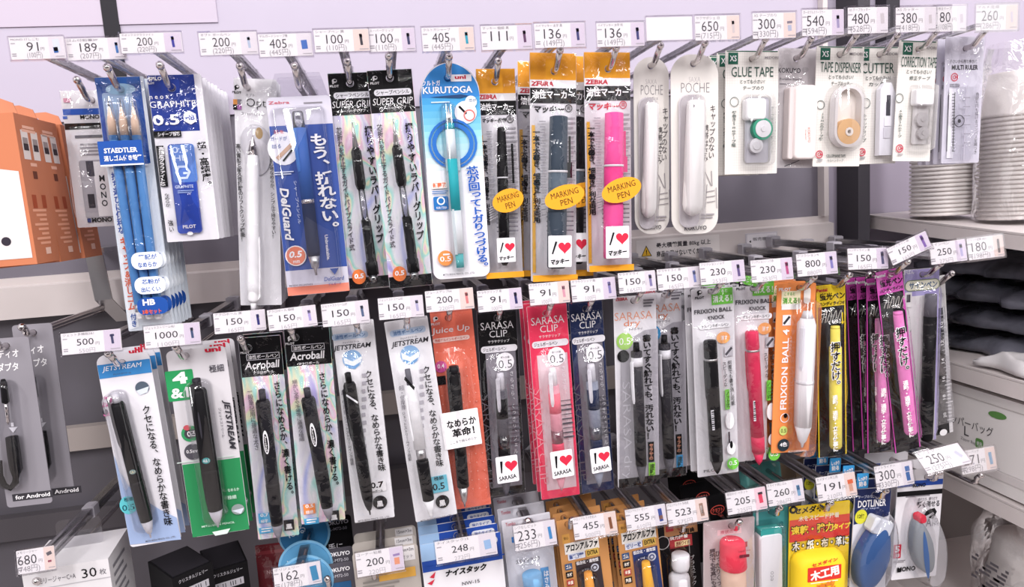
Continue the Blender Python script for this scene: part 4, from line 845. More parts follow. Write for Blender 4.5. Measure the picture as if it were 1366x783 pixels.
# white ball pen bags
def jet(label, TL, TR, BR, BL, hole, y, p0, p1, white, dxy):
    p = Pack('pen_pack', label, 'pen pack', TL, TR, BR, BL, y, '#edebef', hole, 'white pen bags')
    def o(a, b): return a + dxy[0], b + dxy[1]
    p.R(*o(467, 448), 48, 9, '#c2d4ea', 4, 5); p.T('油性ボールペン', *o(467, 448), 40, 6, '#4a7ab4', 5); p.T('JETSTREAM', *o(470, 463), 51, 9, '#3a383e', 6, .02, .25); p.T('ジェットストリーム', *o(468, 456), 22, 3, '#6a6870', 5); p.E(*o(470, 479), 13, 13, '#8fb4dc'); p.poly([o(458, 476), o(470, 482), o(483, 474), o(482, 484), o(470, 492), o(460, 486)], '#e8eef6'); p.poly([o(460, 485), o(472, 488), o(482, 482), o(474, 492), o(465, 491)], '#6a9cd0')
    p.V('クセになる、なめらかな書き味', *o(491, 494), *o(510, 628), 9, '#151417', .015, .82); p.fine(*o(483, 495), *o(489, 600), 10, '#b4b0b9'); p.V('超・低摩擦', *o(458, 520), *o(462, 552), 6, '#8b8790', .0); p.V('ジェットストリームインク搭載', *o(461, 555), *o(470, 620), 4, '#55525a', .0)
    if white:
        p.R(585, 645, 25, 24, '#74c4d8', 0, 6); p.T('0.5', 585, 648, 17, 10, '#21333c', 6, .02); p.T('極細', 585, 637, 13, 5.5, '#21333c', 6); p.E(590, 668, 9.5, 9.5, '#121114'); p.T('黒', 590, 670, 9, 9, WH, 6, .03)
    else:
        p.R(503, 648, 25, 16, '#f4f2f5', 2, 6); p.T('0.7', 503, 646, 18, 9, '#121114', 6, .03); p.T('mmボール', 503, 654, 16, 3.5, '#121114', 6); p.E(507, 669, 10, 10, '#121114'); p.T('黒', 507, 671, 9, 9, WH, 6, .03)
    p.T('MITSUBISHI PENCIL CO., LTD.', BL[0] + 26, BL[1] - 7, 44, 3, '#7c7880', 7); p.card()
    if white:
        r = p.pen(p0, p1, 8.2, [('barrel', '#f4f3f6', [(.1, .8), (.14, 1), (.52, 1)]), ('grip', '#121114', [(.6, .99), (.62, 1.03), (.8, .98), (.87, .95)]), ('waist', 'steel', [(.52, .8), (.6, .85)]), ('tip', '#f0eff2', [(.87, .95), (.96, .45), (1, .1)]), ('button', '#6a6870', [(0, .45), (.1, .5)])], (.16, .46, 65, '#f4f3f6', 6))
        n = Vector((0, -1, 0)); mb = MB(); a, b = Vector(p.q(539, 500)), Vector(p.q(552, 514)); d = Vector((.0006, .0016)); yy = -.0137
        mb.add([(a.x - d.x, yy, a.y - d.y), (b.x - d.x, yy, b.y - d.y), (b.x + d.x, yy, b.y + d.y), (a.x + d.x, yy, a.y + d.y)], [(0, 1, 2, 3)], '#151417'); mb.build('cap_stripe', r)
    else:
        r = ball(p, p0, p1, 8.4, '#151417', '#0f0e11', '#151417', '#1c1b1f', '#151417', (.1, .46, 65))
        mb = MB(); a, b = Vector(p.q(463, 522)), Vector(p.q(478, 532)); d = Vector((.0003, .0009)); yy = -.0148
        mb.add([(a.x - d.x, yy, a.y - d.y), (b.x - d.x, yy, b.y - d.y), (b.x + d.x, yy, b.y + d.y), (a.x + d.x, yy, a.y + d.y)], [(0, 1, 2, 3)], '#e4e2e8'); mb.build('cap_stripe', r)
    return p.film(amp=.0014)
JT7 = jet('white bag with an all black pen and the size 0.7 box', (443, 437), (497, 428), (527, 689), (473, 698), (478, 441), Y2 - .006, (464, 494), (494, 682), False, (0, 0))
JT7.copies(1, .018, 'white pen bag queued behind the bag with the 0.7 box')
JT5 = jet('white bag with a white pen and the cyan 0.5 box', (511, 429), (571, 422), (609, 685), (556, 697), (543, 436), Y2 - .012, (543, 490), (575, 687), True, (77, -6))

# coral gel pen
p = Pack('pen_pack', 'coral dotted bag with a slim black pen and white slogan label', 'pen pack', (572, 415), (630, 408), (654, 671), (603, 682), Y2 + .002, '#ee7a63', (598, 424))
p.k += 1; logo_p(p, 581, 425, WH, .8); p.T('Juice Up', 601, 440, 51, 10, WH, 5, .01, .1); p.R(602, 452, 49, 6, '#f5d9d2', 3, 4); p.T('激細ゲルインキボールペン', 602, 452, 44, 4, '#c8503c', 4)
for j in range(17):
    for i in range(6): p.E(583 + i * 9 + j * 1.3, 470 + j * 11.5 - i * .9, .9, .9, '#f8b4a4', n=6); p.k -= 1
p.E(588, 489, 8, 8, '#d0569a'); p.T('0.4', 588, 488, 9, 6, WH, 5); p.R(589, 507, 11, 12, '#151417', 0, 5); p.card()
p.pen((604, 486), (619, 672), 8, [('barrel', '#121114', [(.05, 1), (.62, 1)]), ('grip', '#0f0e11', [(.62, 1.02), (.85, 1)]), ('tip', 'steel', [(.85, .9), (.95, .5), (.97, .2), (1, .1)]), ('button', '#1c1b1f', [(0, .8), (.05, .9)])], (.01, .34, 70, '#121114', 5.5))
mb = MB(); x, z = p.q(613, 566); mb.flat(turn(rr(50 * p.s, 50 * p.s, .001), 2, x, z), -.0158, '#f2f0f2'); mb.text('なめらか', x + .001, z + 9 * p.s, -.016, 39 * p.s, 11 * p.s, K, 4, .03); mb.text('革命！', x + .002, z - 4 * p.s, -.016, 30 * p.s, 12 * p.s, K, 4, .03); mb.text('ここまで細なめらか', x + .001, z - 16 * p.s, -.016, 36 * p.s, 4 * p.s, '#55525a', 4); p.part('slogan_label', mb); p.film(amp=.0012); JU = p

# clip gel pens: black, red, navy
def sarasa(label, TL, TR, BR, BL, hole, y, c, pc, pink_back, group):
    p = Pack('pen_pack', label, 'pen pack', TL, TR, BR, BL, y, '#847f88' if not pink_back else '#e2c9d0', hole, group)  # red bags have a pinkish back, the others grey
    cx = (TL[0] + TR[0]) / 2; y0 = TL[1]; W_ = TR[0] - TL[0]
    def o(a, b): t = b / 245; return cx + a + ((BL[0] + BR[0]) / 2 - cx) * t, y0 + b - a * .11
    p.band(0, .25 if pink_back else .2, c); p.band(.2, 1, c, 0, .16); p.band(.2, 1, c, .93, 1); p.band(.955, 1, c)
    p.T('SARASA', *o(0, 17), W_ * .84, 10, WH, 6, .0); p.T('CLIP', *o(1, 28), W_ * .46, 9, WH, 6, .0); p.T('サラサクリップ', *o(1, 38), W_ * .55, 4, WH, 6); p.R(*o(1, 48), W_ * .93, 9, '#ece9ee', 4, 6); p.T('ジェルボールペン', *o(-5, 48), W_ * .6, 5, '#3a373d', 6); p.E(*o(8, 66), 12, 12.5, '#f0edf1'); p.T('0.5', *o(8, 69), 18, 11, '#3a373d', 4, -.01); p.T('ボール径', *o(8, 60), 12, 3, '#55525a', 4)
    p.T('SARASA CLIP', *o(-W_ * .4, 170), 130, W_ * .2, '#6f6b74' if not pink_back else '#f0a9b6', -85, -.02); p.V('さらさら、くっきり、ジェル', *o(W_ * .3, 78), *o(W_ * .3, 190), 5, '#eceaee', .0)
    for j in range(9): p.R(*o(W_ * .3, 125 + 6 * j), W_ * .28, .9 + (j % 3) * .7, '#5b5860')
    p.card(); a, b = o(-1, 78), o(-1, 240)
    p.pen(a, b, 7.6, [('barrel', pc[0], [(.14, 1), (.6, 1)]), ('grip', pc[1], [(.6, 1.02), (.62, 1.05), (.86, 1)]), ('front', pc[0], [(.86, 1), (.96, .45), (1, .12)]), ('button', pc[2], [(0, .55), (.02, .65), (.14, .7)]), ('ink', pc[3], [(.2, 1.02), (.36, 1.02)]), ('grip_ring', 'clearbar', [(.5, 1.05), (.6, 1.08)])], (.03, .3, 35, pc[2], 6))
    mb = MB(); hx, hz = p.q(*o(0, 201)); s_ = W_ * .56 * p.s; yy = -.0178; mb.flat(turn(rr(s_, s_ * 1.25, .0015, 3), 2, hx, hz), yy, '#f1eff2'); hp = []
    for i in range(24):
        t = 2 * math.pi * i / 24; hp.append((hx + s_ * .18 + s_ * .018 * 16 * math.sin(t) ** 3, hz + s_ * .17 + s_ * .018 * (13 * math.cos(t) - 5 * math.cos(2 * t) - 2 * math.cos(3 * t) - math.cos(4 * t))))
    mb.flat(hp[::-1], yy - .0002, '#d42f48'); mb.flat([(hx - s_ * .3, hz - s_ * .15), (hx - s_ * .24, hz - s_ * .17), (hx - s_ * .2, hz + s_ * .4), (hx - s_ * .32, hz + s_ * .4)], yy - .0002, '#151417'); mb.text('SARASA', hx, hz - s_ * .38, yy - .0002, s_ * .8, s_ * .2, K, 6, .02); p.part('heart_label', mb)
    return p.film(amp=.0016)
SAB = sarasa('black bordered gel pen bag with the heart label beside the coral bag', (636, 417), (688, 410), (701, 656), (650, 663), (663, 424), Y2 + .004, '#0f0e11', ('#5b5860', '#151417', '#cfccd4', '#151417'), False, None)
SAR = sarasa('frontmost red bordered gel pen bag with the heart label', (703, 410), (755, 403), (774, 659), (722, 667), (728, 418), Y2 - .006, '#ec3f62', ('#e2a0ae', '#e0506c', '#eceaee', '#f07a8c'), True, 'red gel pen bags')
SAR.copies(2, .022, 'red bordered gel pen bag queued behind the front red bag')
SAN = sarasa('navy bordered gel pen bag with the heart label, left of the plain white bags', (757, 405), (804, 399), (818, 650), (778, 660), (781, 412), Y2 - .004, '#1f2b52', ('#8f93a4', '#26304f', '#dcdae2', '#26304f'), False, 'navy gel pen bags')
SAN.copies(1, .022, 'navy gel pen bag queued behind the front navy bag')

# quick dry gel pens
def dry(label, TL, TR, BR, BL, hole, y, dx, dy, tagc, tagt, group=None):
    p = Pack('pen_pack', label, 'pen pack', TL, TR, BR, BL, y, '#e4e1e6', hole, group)
    def o(a, b): return a + dx, b + dy
    p.T('ZEBRA', *o(829, 399), 16, 4, '#c8283c', 4, .04); p.T('SARASA', *o(845, 421), 50, 10, '#e6a184', 5, -.005); p.T('dry', *o(843, 432), 22, 10, '#e08a64', 5, .0); p.T('サラサドライ', *o(845, 439), 24, 3, '#8b8790', 5); p.fine(*o(858, 398), *o(872, 410), 3, '#7c7880')
    p.poly([o(828, 470), o(840, 452), o(860, 440), o(877, 438), o(879, 640), o(826, 648)], '#aaa6ae'); p.E(*o(833, 455), 11, 11, '#a4d268' if tagc == '#8fd24c' else '#3d92c8'); p.T('0.5', *o(833, 455), 15, 9, WH, 4, .0); p.E(*o(831, 475), 8, 8, '#151417'); p.T('SARASA dry', *o(835, 575), 130, 14, '#c9c6ce', -88, -.01)
    p.V('書いてすぐ触れても、汚れない！', *o(862, 446), *o(867, 585), 9.5, K, .03, .83); p.R(*o(868, 602), 8, 27, '#121114', 0, 1); p.V('サラサの', *o(868, 591), *o(868, 613), 5, '#e6a184', .02); p.R(*o(869, 628), 9, 24, tagc, 0, 1); p.V(tagt, *o(869, 618), *o(869, 638), 6, '#21331a', .02); p.band(.95, 1, '#151417'); p.card()
    p.pen(o(845, 455), o(853, 642), 7, [('barrel', '#3a383e', [(.06, 1), (.62, 1)]), ('grip', '#161518', [(.62, 1.04), (.86, 1)]), ('tip', '#4a474e', [(.86, .95), (.96, .5), (1, .1)]), ('button', '#151417', [(0, .5), (.06, .6)]), ('clip_ring', '#eceaf0', [(.1, 1.05), (.16, 1.05)])], (.12, .42, 75, '#eceaf0', 6))
    return p.film(amp=.0014)
DRB = dry('quick dry gel pen bag with the blue label, behind its green labelled twin', (858, 394), (909, 387), (914, 632), (868, 640), (886, 394), Y2 + .012, 37, -10, '#4aa0d8', '速乾版', None)
DRA = dry('quick dry gel pen bag with the green 0.5 disc and green label', (819, 398), (874, 391), (880, 643), (824, 652), (845, 401), Y2 - .01, 0, 0, '#8fd24c', '速乾版', None)
DRB.copies(1, .02, 'quick dry gel pen bag queued behind the blue labelled one')

# erasable pens
def frix(label, TL, TR, BR, BL, hole, y, c, dx, dy, group, narrow=False):
    p = Pack('pen_pack', label, 'pen pack', TL, TR, BR, BL, y, '#dfdce1', hole, group)
    def o(a, b): return a + dx, b + dy
    logo_p(p, *o(933, 390), K, .8); p.R(*o(963, 395), 28, 20, '#74c84c', 0, 4); p.T('消える！', *o(963, 398), 25, 9, WH, 4, .03); p.T('こすると', *o(961, 388), 17, 4, WH, 4); p.T('FRIXION BALL', *o(951, 414), 50, 5.5, '#3a383e', 3, .02); p.T('KNOCK', *o(955, 423), 22, 5, '#3a383e', 3, .02); p.R(*o(953, 434), 42, 7, '#eceaee', 3, 3); p.T('ゲルインキボールペン', *o(953, 434), 36, 4.5, '#3a383e', 3)
    p.E(*o(964, 450), 9, 7.5, '#efa868'); p.T('消す', *o(965, 450), 9, 6, WH, 3, .02); p.R(*o(971, 468), 11, 13, '#bbb7be'); p.line(*o(967, 473), *o(975, 463), 3, '#4a474e'); p.V('何度でも書き消し可能', *o(972, 480), *o(977, 540), 4.5, K, .01, .85); p.V('スピーディな', *o(965, 482), *o(967, 515), 4.5, K, .01, .85); p.R(*o(969, 532), 6, 26, '#74c84c', 0, 3); p.V('ノック式', *o(969, 521), *o(970, 543), 4.5, K)
    p.line(*o(971, 575), *o(972, 600), 2.4, '#3a383e'); p.E(*o(972, 560), 6, 11, '#efedf0'); p.E(*o(974, 597), 6, 8, '#f4f2f5'); p.E(*o(974, 592), 2, 5, K); p.E(*o(976, 617), 8, 8, '#74c84c'); p.T('0.5', *o(976, 616), 11, 6, WH, 3); p.T('PILOT', *o(947, 626), 20, 3.5, K, 3); p.card()
    k_ = o(942, 452); e_ = o(952, 628)
    p.pen(k_, e_, 8, [('barrel', c, [(.0, .9), (.01, 1), (.12, 1.02), (.13, .94), (.14, 1), (.78, 1)]), ('grip', c, [(.78, 1.02), (.9, .98)]), ('tip', c, [(.9, .9), (.97, .5), (1, .1)]), ('ring', 'steel', [(.13, 1.02), (.145, 1.02)])], (.14, .46, 150, c, 5))
    a, b = p.q(*o(943, 555)); mb = MB(); mb.flat(turn(rr(4.5 * p.s, 26 * p.s, .0004, 2), 3, a, b), -.0155, '#dcdae0')
    for j in range(9): mb.flat(turn(rr(4 * p.s, (.6 + .5 * (j % 3)) * p.s, .00005, 1), 3, a, b + (j - 4) * 2.6 * p.s), -.0157, K)
    mb.build('barcode_sticker', p.root)
    return p.film(amp=.0018)
FRB = frix('erasable pen bag with the black pen and green sticker', (923, 388), (977, 380), (986, 629), (930, 637), (948, 389), Y2 - .012, '#121114', 0, 0, 'black erasable pen bags')
FRB.copies(3, .018, 'erasable pen bag queued behind the black pen bag')
FRR = frix('erasable pen bag with the red pen, narrowly seen beside the orange card', (975, 386), (1026, 378), (1022, 608), (972, 622), (1004, 385), Y2 - .002, '#d8385c', 55, -12, 'red erasable pen bags')
FRR.copies(2, .02, 'erasable red pen bag queued behind the front red pen')
# orange four colour erasable pen
p = Pack('pen_pack', 'orange card with a thick white four colour pen under clear plastic', 'pen pack', (1037, 382), (1089, 374), (1079, 599), (1029, 607), Y2 - .008, '#ee9254', (1066, 384), group='orange erasable pen cards', r=.002)
p.T('PILOT', 1047, 386, 16, 4, WH, 4, .04); p.R(1055, 398, 25, 18, '#f6ecc8', 0, 4); p.T('消える！', 1055, 401, 22, 8, '#5aa83c', 4, .04); p.R(1055, 409, 25, 7, '#efedea', 0, 4); p.T('こすると', 1053, 392, 14, 4, '#5aa83c', 4); p.R(1049, 427, 11, 13, '#e6e2e2', 0, 3); p.line(1045, 432, 1053, 422, 3, '#3a373d'); p.T('FRIXION BALL 4', 1046, 493, 100, 8.5, WH, 88, .02); p.R(1076, 394, 9, 20, '#f4efe8', 4); p.ring(1046, 557, 6, 1, WH); p.E(1047, 554, 2.5, 3, K); p.E(1044, 574, 5.5, 6, '#c9d87a'); p.T('0.5', 1044, 574, 7, 5, '#55602a'); p.E(1044, 593, 8, 8, '#26343c'); p.T('4色', 1044, 592, 10, 6, WH, 0, .03); p.T('フリクション', 1053, 462, 26, 3, WH, 88); p.T('PILOT CORPORATION', 1062, 601, 24, 2.5, WH, 4); p.card()
p.pen((1069, 413), (1062, 592), 10.5, [('barrel', '#f2eff1', [(.05, .75), (.1, 1), (.5, 1), (.52, 1.02), (.84, .96)]), ('tip', '#eceaec', [(.84, .95), (.95, .45), (.97, .2), (1, .1)]), ('eraser_cap', '#d3d0d4', [(0, .45), (.05, .7)]), ('ring', '#dcdade', [(.5, 1.04), (.525, 1.04)])], (.1, .42, 60, '#dfdce2', 6))
o = [q for q in p.root.children if q.name.startswith('pen')][0]; mb = MB(); a, b = p.q(1064, 440); mb.flat(turn(rr(3 * p.s, 24 * p.s, .0004), -2, a, b), -.0186, '#a0304a'); mb.build('color_slider', o)
p.blister(1066, 502, 30, 196, 12, .021, -2.4); FR4 = p
p.copies(2, .02, 'orange erasable pen card queued behind the front orange card')

# highlighters
def hi(label, TL, TR, BR, BL, hole, y, c, pc, dx, dy, group=None, lean=0):
    p = Pack('highlighter_pack', label, 'highlighter', TL, TR, BR, BL, y, '#161518', hole, group)
    cx = (TL[0] + TR[0]) / 2; W_ = TR[0] - TL[0]; y0 = TL[1]; ex = (BL[0] + BR[0]) / 2 - cx
    def o(a, b): return cx + a + ex * b / 225, y0 + b - a * .1
    p.band(0, .125, c); p.band(.125, 1, c, 0, .05); p.band(.125, 1, c, .95, 1); p.T('Pentel', *o(-12, 5), 14, 4, WH if c != '#f0d030' else '#c2283c', 5, .04); p.T('蛍光ペン', *o(2, 14), W_ * .82, 9, '#121114', 6, .03); p.T('ハンディラインS', *o(1, 23.5), W_ * .84, 5, '#121114', 6, .04, .2)
    for k in range(4):
        a = o(-13 + 5 * k, 58); pts = [(a[0] + 6 * math.sin(t * .35) + k, a[1] - 16 * math.sin(t * .45) - 10) for t in range(8)]
        for (x0, y0_), (x1, y1_) in zip(pts, pts[1:]): p.line(x0, y0_, x1, y1_, .6, '#d8d4cc')
    p.line(*o(12, 36), *o(12, 50), 1.4, c); p.poly([o(9.5, 48), o(14.5, 48), o(12, 52)], c); p.card()
    p.pen(o(-1, 52), o(-2, 213), 7.2, [('barrel', pc, [(.02, .75), (.16, .78), (.17, 1), (.98, 1), (1, .8)]), ('button', pc, [(0, .7), (.02, .74)]), ], (.18, .42, 70, pc, 4), 'highlighter')
    mb = MB(); yy = -.0172
    def vt(body, a0, a1, w, cc, bo):
        A, B = Vector(p.q(*a0)), Vector(p.q(*a1)); m = (A + B) / 2; d = A - B; mb.vtext(body, A, B, yy, w * p.s, cc, bo)
    vt('押すだけ。', o(-7, 71), o(-6, 133), 11, WH, .07); yy = -.0175; vt('押すだけ。', o(-7, 71), o(-6, 133), 11, K, .015); p.part('slogan_print', mb); mb = MB(); vt('通勤・通学・立ち仕事に', o(-8, 140), o(-8, 214), 6, '#f4f1ee', .03); p.part('caption_print', mb)
    return p.film(amp=.002)
HY = hi('highlighter bag with the yellow header and yellow pen', (1088, 381), (1128, 377), (1129, 604), (1092, 612), (1112, 381), Y2 - .002, '#f0d030', '#f2e26a', 0, 0)
HP1 = hi('pink highlighter bag behind the others, right beside the yellow one', (1128, 371), (1163, 367), (1172, 596), (1137, 603), (1146, 374), Y2 + .03, '#cf52b0', '#ea8ac8', 0, 0, 'pink highlighter bags')
HP2 = hi('pink highlighter bag third from the front of its group', (1142, 370), (1178, 366), (1186, 592), (1150, 600), (1160, 373), Y2 + .016, '#cf52b0', '#ea8ac8', 0, 0, 'pink highlighter bags')
HP3 = hi('pink highlighter bag second from the front, hanging straight', (1155, 372), (1190, 368), (1190, 598), (1157, 607), (1173, 374), Y2 + .003, '#cf52b0', '#ea8ac8', 0, 0, 'pink highlighter bags')
HP4 = hi('frontmost pink highlighter bag, hanging tilted under its crooked tag', (1167, 362), (1203, 357), (1228, 596), (1194, 605), (1186, 364), Y2 - .014, '#d45ab8', '#f08acc', 0, 0, 'pink highlighter bags')
# sign pen and ruler
p = Pack('pen_pack', 'lavender headed bag with a slim black sign pen, last of the pens', 'pen pack', (1204, 362), (1256, 355), (1246, 586), (1206, 592), Y2, '#e8e3e6', (1230, 366), group='lavender sign pen bags')
p.band(0, .15, '#a99fd2'); p.band(.15, 1, '#b9aee0', .93, 1); p.T('がばん', 1212, 363, 14, 5, WH, 5, .02); p.R(1230, 380, 46, 13, '#7f8f6a', 6, 6); p.R(1230, 380, 44, 11, '#e9e6d2', 5, 6); p.T('サインペン', 1231, 380, 37, 8, '#4f6a8a', 6, .03); p.band(.15, .97, '#e3dfe2', .62, .93); p.R(1211, 400, 9, 18, '#e3dfe0'); p.R(1211, 398, 5, 9, '#4a474e')
p.V('にじまない水性', 1242, 478, 1240, 515, 5, '#b8913c', .03); p.V('ツインタイプ', 1240, 530, 1238, 556, 4.5, '#3a373d', .01); p.R(1239, 571, 6, 24, '#121114'); p.V('顔料インキ', 1239, 561, 1239, 581, 4, WH); p.card()
p.pen((1234, 391), (1228, 584), 7, [('barrel', '#121114', [(.15, 1), (.72, 1)]), ('cap', '#6a6770', [(0, .8), (.005, .9), (.15, .95)]), ('end_cap', '#0f0e11', [(.72, 1.02), (.98, .98), (1, .8)])], None)
mb = MB(); a, b = p.q(1232, 460); mb.text('サインペン ツイン', a, b, -.0155, 60 * p.s, 4 * p.s, '#d0ccd2', -88); p.part('pen_print', mb); p.film(amp=.0012); SIGN = p
p = Pack('ruler_pack', 'black and white ruler card behind the lavender sign pen bag', 'ruler', (1222, 372), (1262, 367), (1270, 577), (1238, 583), Y2 + .03, '#161518', (1245, 378))
p.band(0, 1, '#eceaec', .86, 1); p.band(0, .2, '#dcdad9')
for j in range(34): p.R(1258 + j * .22, 420 + j * 4.6, 5 if j % 5 else 9, .8, '#d8d5d8')
for j in range(6): p.T(str(10 + j * 2), 1252 + j * .8, 432 + j * 24, 6, 4, '#d8d5d8', 85)
p.E(1254, 575, 5, 4, '#eceaec'); p.card(); mb = MB(); a, b = p.q(1252, 480); mb.slab(turn(rr(.026, .165, .001), 2, a, b), -.0028, -.0015, 'shell'); p.part('ruler', mb); p.film(amp=.001); RUL2 = p
# ------------------------------------------------------------------ third row
Y3 = -.235
def box_at(name, label, cat, px, py, y, w, d, h, yaw, m, group=None):
    """A carton whose front top corner px, py (front right) stands at depth y."""
    c = P(px, py, y); root = tag(empty(name, Matrix.Translation(c) @ Matrix.Rotation(math.radians(yaw), 4, 'Z')), label, cat, group)
    mb = MB(); mb.box((-w, 0, -h), (0, d, 0), m); return root, mb
root, mb = box_at('carton', 'white carton printed 30 hanging at the lower edge beside the 680 tag', 'box', 144, 745, -.25, .075, .07, .09, 4, '#dcd9db')
mb.text('30', -.018, -.011, -.0004, .013, .0095, '#151417'); mb.text('メモリージャーC+A', -.048, -.0115, -.0004, .036, .006, '#6a676d'); mb.text('枚', -.006, -.012, -.0004, .006, .006, '#6a676d')
mb.add([(-.076, -.0003, -.0185), (.0002, -.0003, -.0185), (.0002, -.0003, -.0195), (-.076, -.0003, -.0195)], [(0, 3, 2, 1)], '#b5b2b6')
for j in range(5): mb.add([(.0003, .01, -.012 - .009 * j), (.0003, .05 - .008 * (j % 2), -.012 - .009 * j), (.0003, .05 - .008 * (j % 2), -.0155 - .009 * j), (.0003, .01, -.0155 - .009 * j)], [(0, 3, 2, 1)], '#8b888e')
mb.build('carton_box', root); t = MB(); t.slab(rr(.042, .03, .006), 0, .001, 'shell', [[(u, v + .008) for u, v in rr(.014, .005, .002)][::-1]]); q = t.build('hang_tab', root); q.location = (-.036, .042, .0148)
for k, (px, py, yaw, lab) in enumerate(((283, 749, 38, 'black carton with a small white label, corner turned forward beside the green card'), (330, 748, 20, 'black carton with a small white label, set deeper beside the red pack'))):
    root, mb = box_at('carton', lab, 'box', px, py, -.215 + .03 * k, .042, .06, .09, yaw, '#0f0e11', 'black label cartons')
    mb.add([(-.036, -.0003, -.016), (-.006, -.0003, -.016), (-.006, -.0003, -.024), (-.036, -.0003, -.024)], [(0, 3, 2, 1)], '#b3b0b6'); mb.text('クリスタルジェリー', -.021, -.0065, -.0004, .03, .004, '#c9c6cc'); mb.text('| || ||| |', -.021, -.02, -.0005, .024, .005, K)
    mb.add([(.0003, .01, -.016), (.0003, .04, -.016), (.0003, .04, -.024), (.0003, .01, -.024)], [(0, 3, 2, 1)], '#b3b0b6'); mb.build('carton_box', root)
    t = MB(); t.box((-.04, .002, -.0015), (-.002, .058, .001), '#242227'); t.build('carton_lid', root)
p = Pack('notebook_pack', 'dark red pack hanging low behind the clear arm', 'notebook', (340, 728), (392, 722), (400, 800), (348, 806), -.14, '#7c2c34'); p.k += 1; p.band(.1, .16, '#943a42'); p.R(365, 762, 24, 18, '#8c4a50'); p.T('NOTE', 364, 762, 16, 6, '#d8b4b4', 6); p.card(); p.film(amp=.003)
# dark cards with blue discs
def disc_card(label, TL, TR, BR, BL, y, c, grey, dark):
    p = Pack('sticker_pack', label, 'stickers', TL, TR, BR, BL, y, c, None, 'dark sticker cards', r=.004)
    x0, y0 = TR
    p.T('KOKUYO', x0 - 20, y0 + 11, 34, 6, WH if not dark else '#a9a6ae', 6, .03); p.T('SL-M72-50', x0 - 18, y0 + 19, 26, 4.5, '#c9c6ce' if not dark else '#85828a', 6)
    if dark: p.T('手に、', x0 - 18, y0 + 43, 24, 11, '#dcdae0', 6, .01)
    else: p.R(x0 - 18, y0 + 33, 34, 12, '#2f5f8c', 0, 6); p.fine(x0 - 36, y0 + 46, x0 - 4, y0 + 60, 4, '#85828a')
    p.card()
    mb = MB(); a, b = p.q(x0 - 62, y0 + 26); mb.slab([(a + u, b + v) for u, v in circ(.026, 36)], -.0022, -.0005, '#5d9cc6' if not dark else '#2f6f9f'); mb.slab([(a + u, b + v) for u, v in circ(.0285, 36)], -.0005, .0005, '#7fb4d4'); mb.text('はる', a - .008, b + .006, -.0024, .02, .011, '#dcebf4', 15); p.part('sticker_disc', mb); return p
DK2 = disc_card('black sticker card highest and deepest of the dark cards with blue discs', (398, 696), (468, 686), (476, 770), (408, 778), -.175, '#0f0e11', False, True)
DK1 = disc_card('charcoal rounded sticker card in front of the black one, blue disc beside it', (404, 738), (470, 728), (480, 815), (412, 823), -.215, '#4a474e', True, False)
DK0 = disc_card('charcoal rounded sticker card lowest of the dark cards', (402, 758), (470, 749), (482, 840), (412, 848), -.24, '#55525a', True, False)
# grey fastener cards
p = Pack('tape_pack', 'frontmost grey rounded card with a red leaf mark and white size panel', 'tape', (470, 741), (556, 722), (568, 830), (482, 846), Y3 - .01, '#b3aba4', None, 'grey tape cards', r=.0045)
p.poly([(479, 752), (487, 748), (484, 757)], '#d0354a'); p.poly([(475, 759), (484, 756), (480, 764)], '#d0354a'); p.R(541, 738, 25, 21, '#d8d4d4', 0, 10); p.T('15mm×3m', 541, 733, 21, 5, '#55525a', 10); p.T('2セット', 542, 742, 18, 5, '#8b888e', 10); p.fine(484, 770, 540, 800, 5, '#8b8580'); p.R(530, 765, 50, 14, '#d3a04a', 0, 10); p.card(); GR = p
p.copies(2, .022, 'grey rounded tape card queued behind the one with the red leaf', jit=.001)
# white and blue sticky tape cards
p = Pack('tape_pack', 'frontmost white and blue double sided tape card with slanted black lettering', 'tape', (560, 726), (667, 711), (680, 830), (573, 846), Y3 - .012, '#e9e6ea', (612, 726), 'blue tape cards', r=.003)
p.band(0, .3, '#2c50a8'); p.R(575, 736, 27, 24, '#9fbfe2', 0, 7); p.R(648, 722, 32, 9, '#e6e8ee', 4, 7); p.T('強力タイプ', 648, 722, 24, 5, '#2c50a8', 7, .02); p.T('ナイスタック', 622, 760, 56, 10, '#121114', 9, .05, .25); p.poly([(573, 770), (581, 762), (579, 771)], '#d0354a'); p.poly([(570, 778), (580, 772), (576, 780)], '#d0354a'); p.R(620, 748, 108, 2, '#2c50a8', 0, 7); p.T('NW-15', 628, 776, 24, 5, '#55525a', 8); p.card(); NA = p
p.copies(4, .0215, 'double sided tape card queued behind the front blue tape card')
# glue stick bags
p = Pack('glue_stick_pack', 'frontmost white zip bag of blue stick glue with small red mark', 'glue', (669, 692), (733, 686), (746, 800), (682, 808), Y3 - .008, '#cfcdd4', (700, 700), 'white stick glue bags')
p.T('Tombo', 681, 699, 13, 5, '#b8485a', 5, .02); p.R(684, 720, 3, 8, '#3a7ac0'); p.T('スティックのり', 704, 747, 32, 6, '#55525a', 5); p.T('Glue Stick', 706, 752, 18, 3, '#8b888e', 5); p.R(728, 775, 11, 40, '#4a90c8', 0, 4); p.V('はさみ', 728, 760, 730, 786, 6, WH, .03); p.card(); p.pen((706, 757), (713, 806), 13, [('barrel', '#7fb2dc', [(.0, .9), (.02, 1), (.4, 1)]), ('cap', '#5d9cd2', [(.4, 1.04), (1, 1.04)])], None, 'glue_stick'); p.film(amp=.003); GS = p
p.copies(2, .03, 'white zip bag of stick glue queued behind the front bag')
